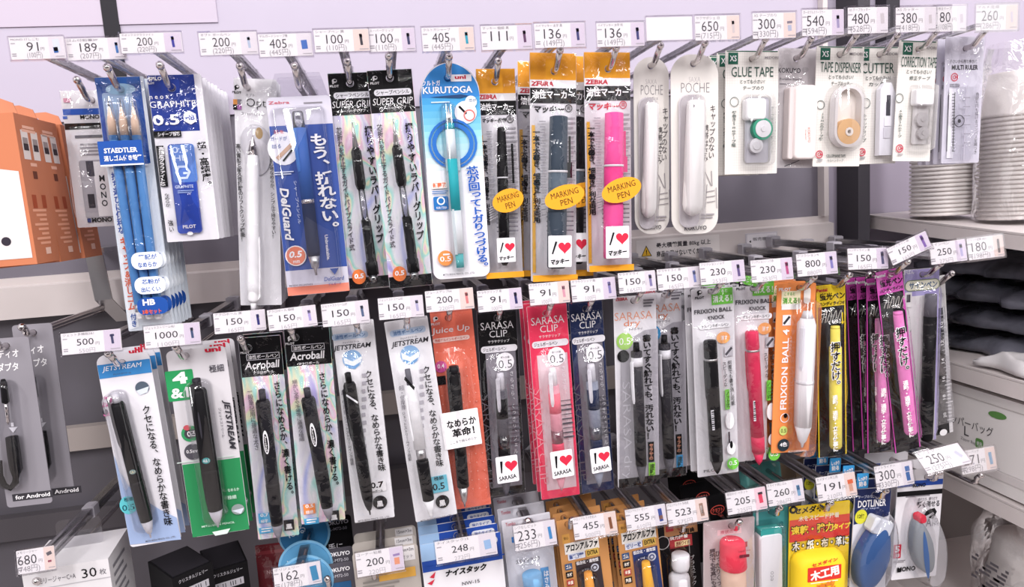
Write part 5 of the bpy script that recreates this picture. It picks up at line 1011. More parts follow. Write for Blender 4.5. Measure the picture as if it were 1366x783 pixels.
# brown instant glue cards
def aron(label, TL, TR, BR, BL, y, hole, panel, cap, group, word2, dxy):
    p = Pack('instant_glue_pack', label, 'glue', TL, TR, BR, BL, y, '#c88f58', hole, group, r=.001)
    def o(a, b): return a + dxy[0], b + dxy[1]
    p.R(*o(831, 705), 10, 13, '#d9a154', 0, 6); p.T('安心', *o(831, 704), 6, 4, '#5a3a1e', 6); p.R(*o(852, 714), 46, 15, '#ece8e2', 0, 9); p.T('アロンアルファ', *o(852, 714), 43, 10, '#121114', 9, .04, .2); p.R(*o(845, 727), 23, 9, '#dcdfea', 1, 9); p.T(word2, *o(845, 727), 20, 6.5, '#3a4f8c', 9, .03); p.R(*o(866, 722), 17, 10, '#d8b25a', 0, 9); p.T('EXTRA', *o(866, 722), 14, 6, '#121114', 9, .03)
    p.poly([o(843, 735), o(876, 727), o(886, 800), o(851, 806)], panel); p.T('低白化・速効型', *o(859, 734), 30, 5, WH, 9, .02); p.ring(*o(869, 742), 5.5, 2, '#b9bcc9'); p.E(*o(869, 742), 2, 2, '#b9bcc9')
    for j, (c, t) in enumerate((('#3a557c', 'ゴム'), ('#151417', '木材'), ('#a8443c', '金属'), ('#151417', '陶器'))): p.R(*o(834 + j * 1.2, 741 + 10.5 * j), 9.5, 8.5, c, 0, 4); p.T(t, *o(834 + j * 1.2, 741 + 10.5 * j), 7, 5.5, '#efe4d6', 4, .02)
    p.card(); p.pen(o(857, 743), o(864, 800), 8.5, [('cap', cap, [(0, .45), (.02, .62), (.5, .8), (.98, .9), (1, 1)])], None, 'glue_tube'); p.blister(*o(860, 772), 24, 66, 9, .022, 6); return p
AR1 = aron('brown instant glue card with an amber cap under the 455 tag', (742, 694), (806, 684), (820, 800), (756, 812), Y3 - .004, (757, 699), '#3a3236', '#e9a04a', 'amber capped glue cards', '耐衝撃', (-76, 14))
AR1.copies(3, .0175, 'instant glue card with orange tab queued behind the 455 tag card')
AR2 = aron('brown instant glue card with a blue panel and yellow cap under the 555 tag', (822, 695), (875, 687), (887, 800), (834, 810), Y3 - .008, (836, 700), '#2c3a6c', '#f0b23c', 'yellow capped glue cards', 'ゼリー状', (0, 0))
AR2.copies(3, .019, 'instant glue card with orange tab queued behind the blue panel card')
p = Pack('instant_glue_pack', 'black and tan multi purpose glue card with a white tube under the 523 tag', 'glue', (876, 696), (930, 687), (938, 800), (884, 808), Y3 + .004, '#1a1618', (905, 703))
p.R(908, 703, 44, 20, '#b8845c', 0, 7); p.T('多用途', 916, 708, 21, 8, '#121114', 7, .04); p.R(893, 705, 10, 8, '#b03a40', 0, 7); p.ring(884, 724, 9, 1, '#b9b4b4'); p.R(908, 722, 30, 15, '#a83a3e', 0, 4); p.R(910, 724, 20, 7, '#e6cf9c', 0, 4); p.T('透明ワイド', 910, 724, 18, 6, '#7a2a2a', 4, .03); p.T('強力接着', 905, 716, 24, 5, '#efe9e4', 6, .02); p.V('プラスチック', 922, 740, 926, 780, 6, '#b9b4b4'); p.R(920, 744, 1, 50, '#8b8684'); p.card()
p.pen((902, 732), (902, 752), 11, [('cap', '#e9e7ea', [(0, .9), (.05, 1), (.8, 1), (1, .9)])], None, 'glue_cap'); p.pen((899, 756), (902, 806), 13, [('bottle', '#dcdadd', [(0, .6), (.06, .95), (.12, 1), (1, 1)])], None, 'glue_bottle'); p.blister(900, 768, 34, 80, 8, .025, 3); BG = p
# black cards with red ring behind the 523 tag
p = Pack('tool_pack', 'frontmost black card with a red oval ring between the 523 and 205 tags', 'card', (925, 664), (985, 655), (992, 740), (934, 748), Y3 + .02, '#0f0e11', None, 'black cards with red rings'); p.k += 1
x, z = p.q(957, 680); y_ = p.ly(); A_, B_ = turn(circ(9.5 * p.s, 26, 6 * p.s), 5, x, z), turn(circ(8.5 * p.s, 26, 5 * p.s), 5, x, z); n_ = 26
p.mb.add([(a, y_, b) for a, b in A_ + B_], [(i, (i + 1) % n_, (i + 1) % n_ + n_, i + n_) for i in range(n_)], '#d8574a'); p.T('クラフト', 957, 680, 14, 5, '#d8574a', 5, .03); p.card()
p.copies(2, .04, 'black card with a red oval ring queued behind the front one')
# pink liquid glue
p = Pack('liquid_glue_pack', 'clear pouch with a pink capped liquid glue bottle under the 205 tag', 'glue', (935, 697), (1010, 689), (1002, 800), (942, 808), Y3 - .012, '#d2c6c8', (975, 701))
p.R(973, 709, 32, 7, '#f0d0d4', 0, 3); p.T('液状のり', 972, 709, 23, 5, '#d8788a', 3); p.V('原紙でも写真にもきれい', 950, 732, 953, 798, 7, '#5a4a50', .03, .85); p.V('ぴったりくっつく', 957, 734, 959, 798, 6, '#5a4a50', .02, .85); p.V('ポンプ式で使いやすい', 990, 728, 988, 790, 6, '#7c6a70', .02, .85); p.R(991, 726, 11, 7, '#b8424c', 0, 3); p.card()
p.pen((968, 712), (971, 806), 15, [('bottle', '#d8b8a4', [(.38, 1), (1, 1.02)]), ('cap', '#f0455c', [(0, .85), (.03, 1), (.36, 1.1), (.375, 1)])], None, 'glue_bottle'); mb = MB(); x, z = p.q(974, 720); mb.text('Liquid Glue', x, z + .003, -.0332, .014, .003, '#9a3040', 3); mb.flat(rr(.012, .0035, .001) and [(a + x, b + z - .003) for a, b in rr(.012, .0035, .001)], -.0332, '#6a2430'); p.part('bag_print', mb); p.film(amp=.003); LG = p
# teal card and white dispenser
p = Pack('eraser_holder_pack', 'teal card holding a white slider with a teal tip, beside the yellow pouch', 'eraser', (1006, 677), (1050, 671), (1053, 800), (1005, 806), Y3 - .004, '#4c9a9a', (1028, 682))
p.k += 1; p.V('きれいに消せるスライド', 1042, 695, 1045, 790, 6, '#1e5a60', .03, .85); p.T('MONO', 1038, 680, 16, 3.5, '#1e5a60', 5); p.R(1010, 690, 3, 20, '#e4e2e6'); p.card()
mb = MB(); x, z = p.q(1021, 760); W0, H0 = 30 * p.s, 118 * p.s; mb.loft([[(a, y, b) for a, b in turn(rr(W0 - i * p.s, H0 - i * p.s, 5 * p.s, 5), 0, x, z - .006)] for i, y in ((0, -.001), (0, -.012), (3, -.0145))], '#eeecef', False); mb.text('eco', x, z, -.0148, .012, .004, '#b9b6bb', 87); o = p.part('slider_case', mb)
m2 = MB(); x2, z2_ = p.q(1021, 705); m2.loft([[(a, y, b) for a, b in turn(rr(27 * p.s, 11 * p.s, 2 * p.s, 4), 0, x2, z2_)] for y in (-.002, -.013)], '#3aa39c', False); m2.build('tip_cover', o); p.blister(1021, 756, 38, 124, 6, .018, 3); TE = p
# yellow wood glue pouch
p = Pack('wood_glue_pack', 'bright yellow and red wood glue pouch with bold lettering', 'glue', (1051, 677), (1136, 667), (1128, 800), (1053, 808), Y3 - .012, '#f2cf2e', (1094, 676))
p.T('セメダイン', 1084, 679, 48, 9, '#121114', 6, .04, .1); p.E(1058, 680, 5, 5, '#121114'); p.E(1058, 680, 2.2, 2.2, '#f2cf2e'); p.band(.13, .2, '#e0503c'); p.band(.2, .35, '#d8382e'); p.T('木をスピード接着', 1092, 689, 54, 7, '#f6ecd8', 6, .02); p.T('速乾・強力', 1083, 705, 58, 14, '#121114', 6, .09); p.T('速乾・強力', 1083, 705, 56, 12, '#f6d83c', 6, .03); p.T('タイプ', 1122, 701, 24, 8, '#f6d83c', 6, .05)
p.T('木・紙・布・革に', 1094, 724, 78, 15, '#121114', 6, .1); p.T('木・紙・布・革に', 1094, 724, 75, 12, '#f6f2ea', 6, .02); p.card()
mb = MB(); x, z = p.q(1086, 775); mb.loft([[(a, y, b) for a, b in turn(rr((66 - i) * p.s, (86 - i) * p.s, 14 * p.s, 8), 0, x, z)] for i, y in ((0, -.001), (0, -.008), (5, -.016), (16, -.02))], '#f2cf2e', True); o = p.part('glue_bottle', mb)
m2 = MB(); yy = -.0205; xx, zz = p.q(1086, 753); m2.flat(turn(rr(44 * p.s, 18 * p.s, .001), 0, xx, zz), yy, '#d8382e'); m2.text('木工用', xx, zz, yy - .0003, 38 * p.s, 13 * p.s, '#f6f2ea', 8, .05); m2.text('セメダイン', xx, zz + 14 * p.s, yy - .0003, 34 * p.s, 5 * p.s, '#d8382e', 8, .04); m2.text('速乾', xx + 2 * p.s, zz - 17 * p.s, yy - .0003, 25 * p.s, 11 * p.s, '#e0802c', 8, .05); m2.flat(turn(rr(36 * p.s, 1 * p.s, .0001), 0, xx, zz - 11 * p.s), yy, '#f6f2ea'); m2.build('bottle_label', o); p.film(amp=.003); WG = p
# dot tape roller
p = Pack('tape_roller_pack', 'frontmost navy headed card with a blue teardrop tape roller in a clear dome', 'glue tape', (1141, 655), (1189, 647), (1180, 792), (1132, 800), Y3 - .014, '#dcdae0', (1166, 660), 'navy tape roller cards')
p.band(0, .23, '#26305c'); p.poly([(1139.5, 681), (1187, 671), (1185, 688), (1138.5, 700)], '#26305c'); p.T('テープのりドット', 1160, 662, 30, 4, '#c9cde0', 8, .02); p.T('DOTLINER', 1163, 671, 37, 9, WH, 11, .02); p.T('dry tape', 1160, 678, 24, 3, '#aab0cc', 10); p.E(1148, 689, 8, 9, '#d8d43c', -10); p.T('12個', 1148, 688, 9, 6, '#3a3a1e', 10, .03); p.V('ノンストップ', 1176, 684, 1174, 730, 6, '#55525a'); p.R(1150, 641, 14, 17, '#3f9cd8', 1, 8); p.T('しっかり', 1150, 638, 11, 5, WH, 8, .03); p.T('貼る', 1150, 645, 10, 6, WH, 8, .03); p.card()
def drop(r, L, n=26):
    pts = []
    for i in range(n):
        t = 2 * math.pi * i / n; pts.append((r * math.cos(t) * (1 - .28 * max(0, math.sin(t))), L * math.sin(t)))
    return pts
x, z = p.q(1158, 737); mb = MB(); mb.loft([[(a, y, b) for a, b in turn(drop((21 - i) * p.s, (42 - i) * p.s), -14, x, z)] for i, y in ((0, -.001), (0, -.01), (2, -.014), (7, -.0165))], '#3b5d92', True); o = p.part('tape_roller', mb)
m2 = MB(); xx, zz = p.q(1166, 697); m2.loft([[(a, y, b) for a, b in turn(rr((27 - i) * p.s, (20 - i) * p.s, 4 * p.s), -22, xx, zz)] for i, y in ((0, -.002), (0, -.014), (3, -.016))], '#d2d4dc', False); m2.build('roller_cap', o)
mb = MB(); mb.loft([[(a, y, b) for a, b in turn(drop((26 - i) * p.s, (52 - i) * p.s), -12, x + .002, z + .004)] for i, y in ((0, -.001), (1, -.014), (4, -.021), (10, -.025))], 'shell', True); p.part('blister', mb)
mb = MB(); a, b = p.q(1151, 641); DL = p
tabs = MB(); xx, zz = p.q(1150, 641); tabs.slab(turn(rr(15 * p.s, 18 * p.s, .001), 0, xx, zz), -.0012, -.0003, '#3f9cd8'); tabs.text('しっかり', xx, zz + .003, -.0014, 11 * p.s, 5 * p.s, WH, 8, .03); tabs.text('貼る', xx, zz - .0035, -.0014, 10 * p.s, 6 * p.s, WH, 8, .03); p.part('blue_sticker', tabs)
p.copies(4, .026, 'navy headed tape roller card queued behind the front roller card')
# light eraser with case
p = Pack('eraser_pack', 'frontmost white eraser card with blue and black stripes and a clear dome', 'eraser', (1200, 631), (1258, 621), (1250, 765), (1187, 777), Y3 - .012, '#e6e3e7', (1236, 636), 'striped eraser cards')
p.band(.1, .15, '#2c50a8'); p.band(.19, .235, '#0f0e11'); p.T('MONO', 1226, 647, 17, 5, '#121114', 6, .04); p.fine(1208, 660, 1240, 663, 1); p.T('軽く消せる', 1238, 672, 30, 8, '#3a373d', 6, .02); p.T('消すたび、繰りだす', 1237, 665, 26, 4, '#6a676d', 6); p.poly([(1230, 690), (1236, 680), (1246, 677), (1249, 682), (1244, 692), (1238, 690), (1243, 684), (1238, 686)], '#151417'); p.T('AIR', 1243, 696, 17, 10, '#8b888e', 4, -.01); p.R(1196, 735, 10, 17, '#c23348', 1, 4); p.T('5', 1196, 732, 6, 8, WH, 4, .04); p.T('個', 1196, 740, 5, 4, WH, 4); p.T('MONO', 1208, 758, 24, 6, '#121114', 6, .04); p.R(1198, 760, 5, 5, '#121114', 0, 6); p.fine(1191, 746, 1206, 750, 2); p.card()
x, z = p.q(1224, 725); mb = MB(); mb.loft([[(a, y, b) for a, b in turn(drop((13 - i) * p.s, (34 - i) * p.s), 16, x, z)] for i, y in ((0, -.001), (0, -.01), (3, -.014))], '#8d9298', True); o = p.part('eraser', mb)
m2 = MB(); xx, zz = p.q(1221, 687); m2.loft([[(a, y, b) for a, b in turn(rr((9 - i) * p.s, (10 - i) * p.s, 3 * p.s), 10, xx, zz)] for i, y in ((0, -.002), (0, -.012), (2, -.014))], '#d8364a', False); m2.build('push_button', o); m2 = MB(); xx, zz = p.q(1224, 733); m2.flat(turn(drop(3.5 * p.s, 30 * p.s), 10, xx, zz), -.0144, '#2f5f9c'); m2.build('blue_stripe', o)
mb = MB(); mb.loft([[(a, y, b) for a, b in turn(drop((24 - i) * p.s, (56 - i) * p.s), 14, x, z + .006)] for i, y in ((0, -.001), (1, -.015), (4, -.022), (10, -.026))], 'shell', True); p.part('blister', mb); ER = p
p.copies(2, .03, 'white striped eraser card queued behind the front striped card')
# see-through pouches lying over the arms in the lower right gap
p = Pack('pouch_pack', 'teal pouch in clear plastic deep behind the 205 and 260 tags', 'pouch', (985, 622), (1040, 614), (1046, 668), (992, 676), -.13, '#4f8a88', None); p.k += 1; p.R(1005, 640, 18, 12, '#6aa6a2'); p.T('のり', 1015, 650, 14, 7, '#dcebe8', 6); p.card(); p.film(amp=.005)
p = Pack('pouch_pack', 'brown pouch in clear plastic deep behind the 191 tag', 'pouch', (1040, 616), (1112, 604), (1116, 660), (1046, 672), -.11, '#6d5c4c', None); p.k += 1; p.R(1075, 632, 26, 12, '#8f7c66'); p.T('木工', 1078, 645, 18, 8, '#d8ccb8', 6); p.card(); p.film(amp=.005)
# ------------------------------------------------------------------ hooks and price tags
def hook(hp, arm, label, y, front=.022, up=.014, rad=.0031, row=1):
    """hp: where the product wire passes (world, at the pack); arm: centre of the price tag (world)."""
    root = tag(empty('display_hook', Matrix.Translation((hp.x, 0, hp.z))), label, 'hook', 'chrome display hooks, row %s' % ('upper', 'middle', 'lower')[row - 1])
    y1 = hp.y - .006; z = .0004
    mb = MB(); pts = [(0, .002, z)] + [(0, y1 * k / 6, z) for k in range(1, 7)] + [(0, y1 - .004, z + .0006), (0, y1 - .008, z + .003), (0, y1 - front * .6, z + up * .55), (0, y1 - front, z + up)]
    mb.tube(pts, [rad] * (len(pts) - 1) + [rad * 1.02], 'chrome', 12); e = pts[-1]
    o = mb.build('product_wire', root); m2 = MB(); m2.lathe((e[0], e[1] + .001, e[2] - .001), (e[0], e[1] - .0035, e[2] + .0026), [(0, rad * 1.05), (.3, rad * 1.2), (.75, rad * 1.05), (.95, rad * .6), (1, rad * .1)], 'chrome', 12); m2.build('wire_tip', o)
    if arm is not None:
        a = Vector((arm.x - hp.x, arm.y + .004, arm.z - hp.z)); w, h = (.0045, .0022) if row == 1 else (.0048, .0046)
        bx, bz = a.x, a.z - (.004 if row == 1 else .006)
        mb = MB(); mb.loft([[(bx + w * q, yy, bz + zz + h * r) for q, r in ((-1, -1), (1, -1), (1, 1), (-1, 1))] for yy, zz in ((.002, 0), (a.y * .6, 0), (a.y + .012, .001), (a.y, .003))], 'clearbar' if row == 1 else 'smoke', False, True, True); o = mb.build('label_arm', root)
        m2 = MB(); m2.tube([(bx, .002, bz - .001), (bx, a.y * .5, bz - .001), (bx, a.y + .02, bz - .001)], .0014, 'steel', 8); m2.build('arm_wire', o)
        for yy, k in ((-.02, 1.5), (a.y * .55, 1.25)):
            m2 = MB(); m2.loft([[(bx + w * k * q, yy + t, bz + h * k * r) for q, r in ((-1, -1), (-.6, -1.2), (.6, -1.2), (1, -1), (1, 1), (.6, 1.2), (-.6, 1.2), (-1, 1))] for t in (0, -.014)], 'holder' if row == 1 else '#a5a1a8', False, True, True); m2.build('arm_collar', o)
        m2 = MB(); m2.lathe((bx, a.y + .016, bz), (bx, a.y + .003, bz + .003), [(0, .003), (.5, .0048), (1, .004)], 'holder', 12); m2.build('swivel_joint', o)
        m2 = MB(); lo, hi_ = min(z, bz), max(z, bz); xa = [(0, -.001, z), (bx, -.001, bz)]; m2.tube([xa[0], xa[1]], .003, '#a5a1a8' if row > 1 else '#c9c5cc', 8); m2.build('wall_clip', root)
def price_tag(cx, cy, w, h, y, price, sub, name, thumb, bg, label, roll=0, tilt=0, wide=False, group=None):
    c = P(cx, cy, y); s = (P(cx + 10, cy, y) - c).length / 10; W_, H_ = w * s, h * s
    M = Matrix.Translation(c) @ Matrix.Rotation(math.radians(-roll), 4, 'Y') @ Matrix.Rotation(math.radians(-tilt), 4, 'X')
    root = tag(empty('price_tag', M), label, 'price tag', group or 'price tags')
    mb = MB(); mb.slab(rr(W_ - 3 * s, H_ - 4 * s, .0006), 0, .0006, '#f1eef0')
    def t(body, x, z, ww, hh, col_, bold=0, k=1): mb.text(body, x * W_, z * H_, -.0001 * k, ww * s, hh * s, col_, 0, bold)
    def r(x, z, ww, hh, col_, k=1, rot=0): mb.flat(turn(rr(ww * s, hh * s, .0002, 2), rot, x * W_, z * H_), -.0001 * k, col_)
    if price:
        r(.34, 0, w * .27, h - 5, bg, 1); 
        for part in thumb: r(.34 + part[0], part[1], part[2], part[3], part[4], 2, part[5] if len(part) > 5 else 4)
        r(.38, -.36, w * .16, 1.2, '#b5b0b6', 2)
        t(name, -.2, .36, w * .5, h * .11, '#8b878d')
        ph = h * (.36 if not wide else .27); dw = .62 if not wide else .8; pw = len(price) * ph * dw
        px_ = .02 - pw / 2 / w if not wide else -.1; pz = .06 if not wide else .03
        t(price, px_, pz, pw, ph, '#4a464c' if not wide else '#3a373d', -.004 if not wide else .0); t('円', px_ + (pw / 2 + 5) / w, pz - .1, 5, 4.5, '#8b878d')
        r(-.42, -.22, 6, 1.5, '#a9a5ab'); r(-.42, -.30, 6, 1.5, '#a9a5ab'); r(-.42, .2, 6, 1.5, '#b5b1b7')
        if sub: t('(' + sub + '円)' if not wide else sub + '円', px_ + .02, pz - .36, (pw * 1.0 + 5) if not wide else pw * .95, ph * .8 if not wide else ph * .72, '#8f8b92' if not wide else '#b3afb5', -.006)
    mb.build('price_card', root)
    m2 = MB(); out = rr(W_, H_, .001); m2.slab(out, -.0013, -.0006, 'holder'); m2.slab(out, .0008, .0016, 'holder')
    m2.box((-W_ / 2, -.0013, -H_ / 2 - .0004), (W_ / 2, .0016, -H_ / 2 + .0008), 'holder'); m2.box((-W_ / 2, -.0006, H_ / 2 - .0006), (W_ / 2, .0016, H_ / 2), 'holder'); m2.build('clear_holder', root)
    return c
def pen_th(c, c2=None): return [(0, .02, 3.4, 15, c), (0, .17, 3.6, 4, c2 or '#3a373d')]
def bag_th(c, c2='#d8d4da'): return [(0, 0, 9, 16, c2), (0, .0, 4, 13, c)]
LIL, PNK, WHT = '#ded3e2', '#ecd9d2', '#e6e0e6'
BL_, DK_ = '#4f78b8', '#3a3a52'
T1 = [  # cx cy w h price sub name thumb bg what pack
 (50, 64, 76, 35, '91', '100', 'MONO けしごむ', [(0, .1, 9, 17, '#dfe6ee'), (-.02, -.1, 6, 8, '#3a6ab0')], WHT, 'reading 91 above the striped eraser pouch', ERASER),
 (128, 65, 82, 34, '189', '207', 'ゴム付鉛筆3P', pen_th('#4a7ab8'), WHT, 'reading 189 above the capped pencils', PENCIL),
 (202, 57, 85, 31, '200', '220', 'ネオックスグラファイト', pen_th('#4646a0'), LIL, 'reading 200 above the pencil leads', LEAD),
 (305, 58, 80, 34, '200', '220', 'オプト ボールペン', pen_th('#b9c6da'), WHT, 'reading 200 above the all white pen pack', OPT),
 (381, 60, 74, 34, '405', '445', 'デルガードシャープ青', [(0, 0, 8, 12, '#4f78c0')], WHT, 'reading 405 above the indigo blister, partly under its neighbour', DELG),
 (456, 54, 76, 33, '100', '110', 'シャープペン 黒', pen_th('#4a474e'), PNK, 'reading 100 on a pink patch above the holographic pencils', SG1),
 (523, 53, 64, 34, '100', '110', 'スーパーグリップ', pen_th('#4a4a6c'), LIL, 'reading 100 on a lilac patch above the holographic pencils', SG2),
 (598, 52, 72, 34, '405', '445', 'クルトガシャープ', pen_th('#3fa8c0'), PNK, 'reading 405 with a teal pen above the arched card', KURU),
 (676, 50, 70, 34, '111', '', 'マッキー 極細 黒', pen_th('#6a4a6a'), LIL, 'reading 111 above the slim black marker', M_T),
 (747, 47, 70, 34, '136', '149', 'ハイマッキー 太字 黒', pen_th('#4a4a7c'), LIL, 'reading 136 above the thick black marker', M_B),
 (828, 46, 66, 33, '136', '149', 'ハイマッキー 太字 桃', pen_th('#4a4a7c'), LIL, 'reading 136 above the pink marker', M_P),
 (893, 38, 64, 32, '', '', '', [], WHT, 'left blank above the first slim scissors card', POC1),
 (957, 37, 62, 33, '650', '715', 'サクサポシェ 白', pen_th('#d6cccc', '#c9bfc0'), PNK, 'reading 650 above the second slim scissors card', POC2),
 (1033, 34, 60, 34, '300', '330', 'XS テープのり', [(0, .1, 7, 3, '#8b8490'), (0, -.1, 5, 7, '#b9c0d6')], PNK, 'reading 300 above the glue tape', GL),
 (1098, 30, 58, 34, '540', '594', 'ポータブルステープラー', pen_th('#a79cc0'), LIL, 'reading 540 above the stapler', STAP),
 (1158, 27, 56, 34, '480', '528', 'XS テープカッター', [(0, .05, 5, 12, '#d0c8cc')], WHT, 'reading 480 above the tape dispenser', TD),
 (1222, 26, 56, 32, '380', '418', 'XS カッター', [(0, 0, 4, 10, '#d0c8cc')], WHT, 'reading 380 above the cutter', CU),
 (1267, 24, 46, 32, '80', '108', 'XS 修正テープ', [(0, 0, 4, 10, '#cfc8cf')], WHT, 'reading 80 half tucked behind the 380 tag', CO),
 (1330, 23, 58, 32, '260', '286', 'マルチ定規', [(0, 0, 3, 12, '#cfc8d6')], PNK, 'reading 260 at the far end above the ruler', RUL)]
for cx, cy, w, h, pr, su, nm, th, bg, what, pk in T1:
    if pr == '80': cy += 1
    y = -.283 + (.004 if pr in ('80', '189') else 0) - (.003 if pr == '380' or (pr, cx) == ('100', 456) else 0)
    c = price_tag(cx, cy, w, h, y, pr, su, nm, th, bg, 'clear framed price tag ' + what, group='upper row price tags')
    hook(pk.hole, c, 'chrome hook under the tag ' + what, y, row=1)
for pk, lab in ((M_B1, 'bare chrome hook of the black marker packs queued left of the front one'), (M_B2, 'bare chrome hook of the black marker packs beside the pink marker')): hook(pk.hole, None, lab, -.2, row=1, front=.008, up=.004)
T2 = [
 (122, 456, 83, 35, '500', '550', 'ジェット多機能2&1', [(0, .05, 3.4, 14, '#4a4a6c'), (0, .2, 6, 3, '#4a4a6c')], LIL, 'reading 500 above the curved blue card', JA, 0),
 (230, 447, 78, 35, '1000', '1100', 'ジェットストリーム4&1', pen_th('#4a5a7c'), LIL, 'reading 1000 above the green card', G4, 0),
 (320, 429, 72, 33, '150', '165', 'アクロボール 黒', pen_th('#3a3a7c'), WHT, 'reading 150 above the blue marked holographic pack', AC1, 0),
 (390, 424, 68, 33, '150', '165', 'アクロボール 極細', pen_th('#b0a4d8'), WHT, 'reading 150 above the orange marked holographic pack', AC2, 2),
 (461, 418, 66, 35, '150', '165', 'ジェットストリーム07', pen_th('#5a6a8c'), WHT, 'reading 150 above the 0.7 pen bag', JT7, 1),
 (535, 410, 63, 33, '150', '165', 'ジェットストリーム05', pen_th('#b8b4d4'), WHT, 'reading 150 above the 0.5 pen bag', JT5, 0),
 (600, 400, 67, 32, '200', '220', 'ジュースアップ04', pen_th('#e08a8a'), PNK, 'reading 200 above the coral pen bag', JU, 0),
 (667, 400, 62, 32, '91', '100', 'サラサクリップ 黒', pen_th('#3a3a6c'), LIL, 'reading 91 above the black bordered bag', SAB, 0),
 (733, 391, 56, 32, '91', '100', 'サラサクリップ 赤', pen_th('#e0a4b4'), PNK, 'reading 91 above the red bordered bag', SAR, 0),
 (792, 386, 62, 32, '91', '100', 'サラサクリップ 紺', pen_th('#8a84b8'), LIL, 'reading 91 above the navy bordered bag', SAN, 0),
 (850, 376, 52, 30, '150', '165', 'サラサドライ', pen_th('#8a84b0'), WHT, 'reading 150 above the green labelled bag', DRA, 0),
 (906, 371, 60, 30, '150', '165', 'サラサドライ 青', pen_th('#8a94c8'), WHT, 'reading 150 above the blue labelled bag', DRB, 0),
 (964, 363, 62, 31, '230', '253', 'フリクションノック', pen_th('#6a5a8c'), LIL, 'reading 230 above the black erasable pen', FRB, 0),
 (1030, 360, 58, 31, '230', '253', 'フリクションノック赤', pen_th('#c05a8a'), LIL, 'reading 230 above the red erasable pens', FRR, 0),
 (1090, 352, 56, 31, '800', '880', 'フリクション4', pen_th('#8a84c0'), LIL, 'reading 800 above the orange card', FR4, 0),
 (1158, 345, 56, 29, '150', '165', 'ハンディライン 黄', pen_th('#5a5a7c'), LIL, 'reading 150 leaning back beside the crooked tag', HY, -3),
 (1213, 331, 57, 25, '150', '165', 'ハンディライン 桃', pen_th('#8a6ab0'), LIL, 'reading 150 twisted crooked above the pink bags', HP4, 19),
 (1265, 336, 50, 29, '250', '275', 'サインペン', pen_th('#b0a8d0'), LIL, 'reading 250 above the lavender bag', SIGN, 2),
 (1315, 330, 50, 29, '180', '198', 'ブラック定規 18cm', [(0, .0, 3, 16, '#4a4248', 0)], PNK, 'reading 180 at the far end above the black ruler', RUL2, 2)]
for cx, cy, w, h, pr, su, nm, th, bg, what, pk, roll in T2:
    y = -.292 - (.006 if cx in (390, 964, 1213) else 0) + (.003 if cx == 792 else 0)
    c = price_tag(cx, cy, w, h, y, pr, su, nm, th, bg, 'clear framed price tag ' + what, roll, 8, wide=pr != '180', group='middle row price tags')
    hook(pk.hole, c, 'chrome hook under the tag ' + what, y, row=2)
for pk, lab in ((HP1, 'bare hook of the pink highlighters right beside the yellow one'), (HP2, 'bare hook of the third pink highlighter bag'), (HP3, 'bare hook of the straight hanging pink highlighter bag'), (AD1, 'bare hook through the front grey adapter pack'), (AD2, 'bare hook through the rear grey adapter pack')): hook(pk.hole, None, lab, -.2, row=2, front=.012, up=.008)
T3 = [
 (48, 747, 54, 38, '680', '748', 'メモリージャー', [(0, .18, 7, 5, '#6a676d', 20), (0, -.12, 5, 3, '#a05a6a')], PNK, 'reading 680 beside the white 30 carton', (65, 778), False),
 (397, 768, 66, 34, '162', '178', 'ポリジェリー', [(0, 0, 9, 20, '#4a90b8', 6)], WHT, 'reading 162 over the blue discs', (440, 775), False),
 (507, 749, 66, 36, '200', '220', 'コーナー粘着', [(0, .15, 9, 3, '#a08ab8'), (0, -.08, 7, 9, '#e8a080', 0)], LIL, 'reading 200 over the grey cards', (500, 765), True),
 (622, 731, 84, 33, '248', '272', 'ナイスタック15', [(0, 0, 9, 12, '#9fbfe2')], WHT, 'reading 248 over the blue tape cards', NA, True),
 (714, 714, 58, 36, '233', '256', 'シワなしピット', [(0, 0, 4, 16, '#4a90c8')], WHT, 'reading 233 over the stick glue bags', GS, False),
 (794, 701, 60, 32, '455', '500', 'アロンアルファ釣名人', [(0, 0, 4, 15, '#8a5a42')], PNK, 'reading 455 over the amber capped glue', AR1, True),
 (862, 690, 56, 30, '555', '610', 'アロンアルファ ゼリー', [(0, 0, 5, 16, '#4a5a9c'), (0, -.1, 5, 5, '#d89a6a')], WHT, 'reading 555 over the blue panel glue', AR2, True),
 (917, 683, 56, 32, '523', '575', 'アロンアルファ 多用途', [(0, 0, 5, 16, '#a88a7a'), (0, 0, 3, 10, '#efe6e0')], PNK, 'reading 523 over the black and tan glue', BG, True),
 (996, 668, 55, 31, '205', '225', '液状のり ペタット', [(0, .2, 6, 3, '#3a373d'), (0, 0, 5, 11, '#e0506a')], '#f0d4dc', 'reading 205 over the pink glue pouch', LG, True),
 (1048, 657, 50, 31, '260', '286', 'スライド消しゴム', [(0, 0, 4, 13, '#7fa8c8'), (0, .1, 4, 5, '#4a7aa8')], WHT, 'reading 260 over the teal card', TE, True),
 (1116, 649, 54, 32, '191', '210', 'セメダイン木工用', [(0, .1, 7, 5, '#e0704a'), (0, -.12, 5, 9, '#d8a890')], PNK, 'reading 191 over the yellow glue pouch', WG, True),
 (1193, 634, 52, 31, '300', '330', 'ドットライナー', [(0, .17, 6, 6, '#5a7ab0'), (0, -.12, 5, 10, '#4a70a8')], WHT, 'reading 300 over the navy roller cards', DL, False),
 (1258, 611, 60, 30, '250', '275', 'モノエアー', [(0, 0, 4, 9, '#c9cad8', 30)], WHT, 'reading 250 tipped back over the striped eraser card', ER, False),
 (1305, 614, 48, 30, '271', '298', 'ジッパーバッグ', [(0, 0, 4, 14, '#7fa8c8')], PNK, 'reading 271 in front of the zip bag cartons', (1290, 640), False)]
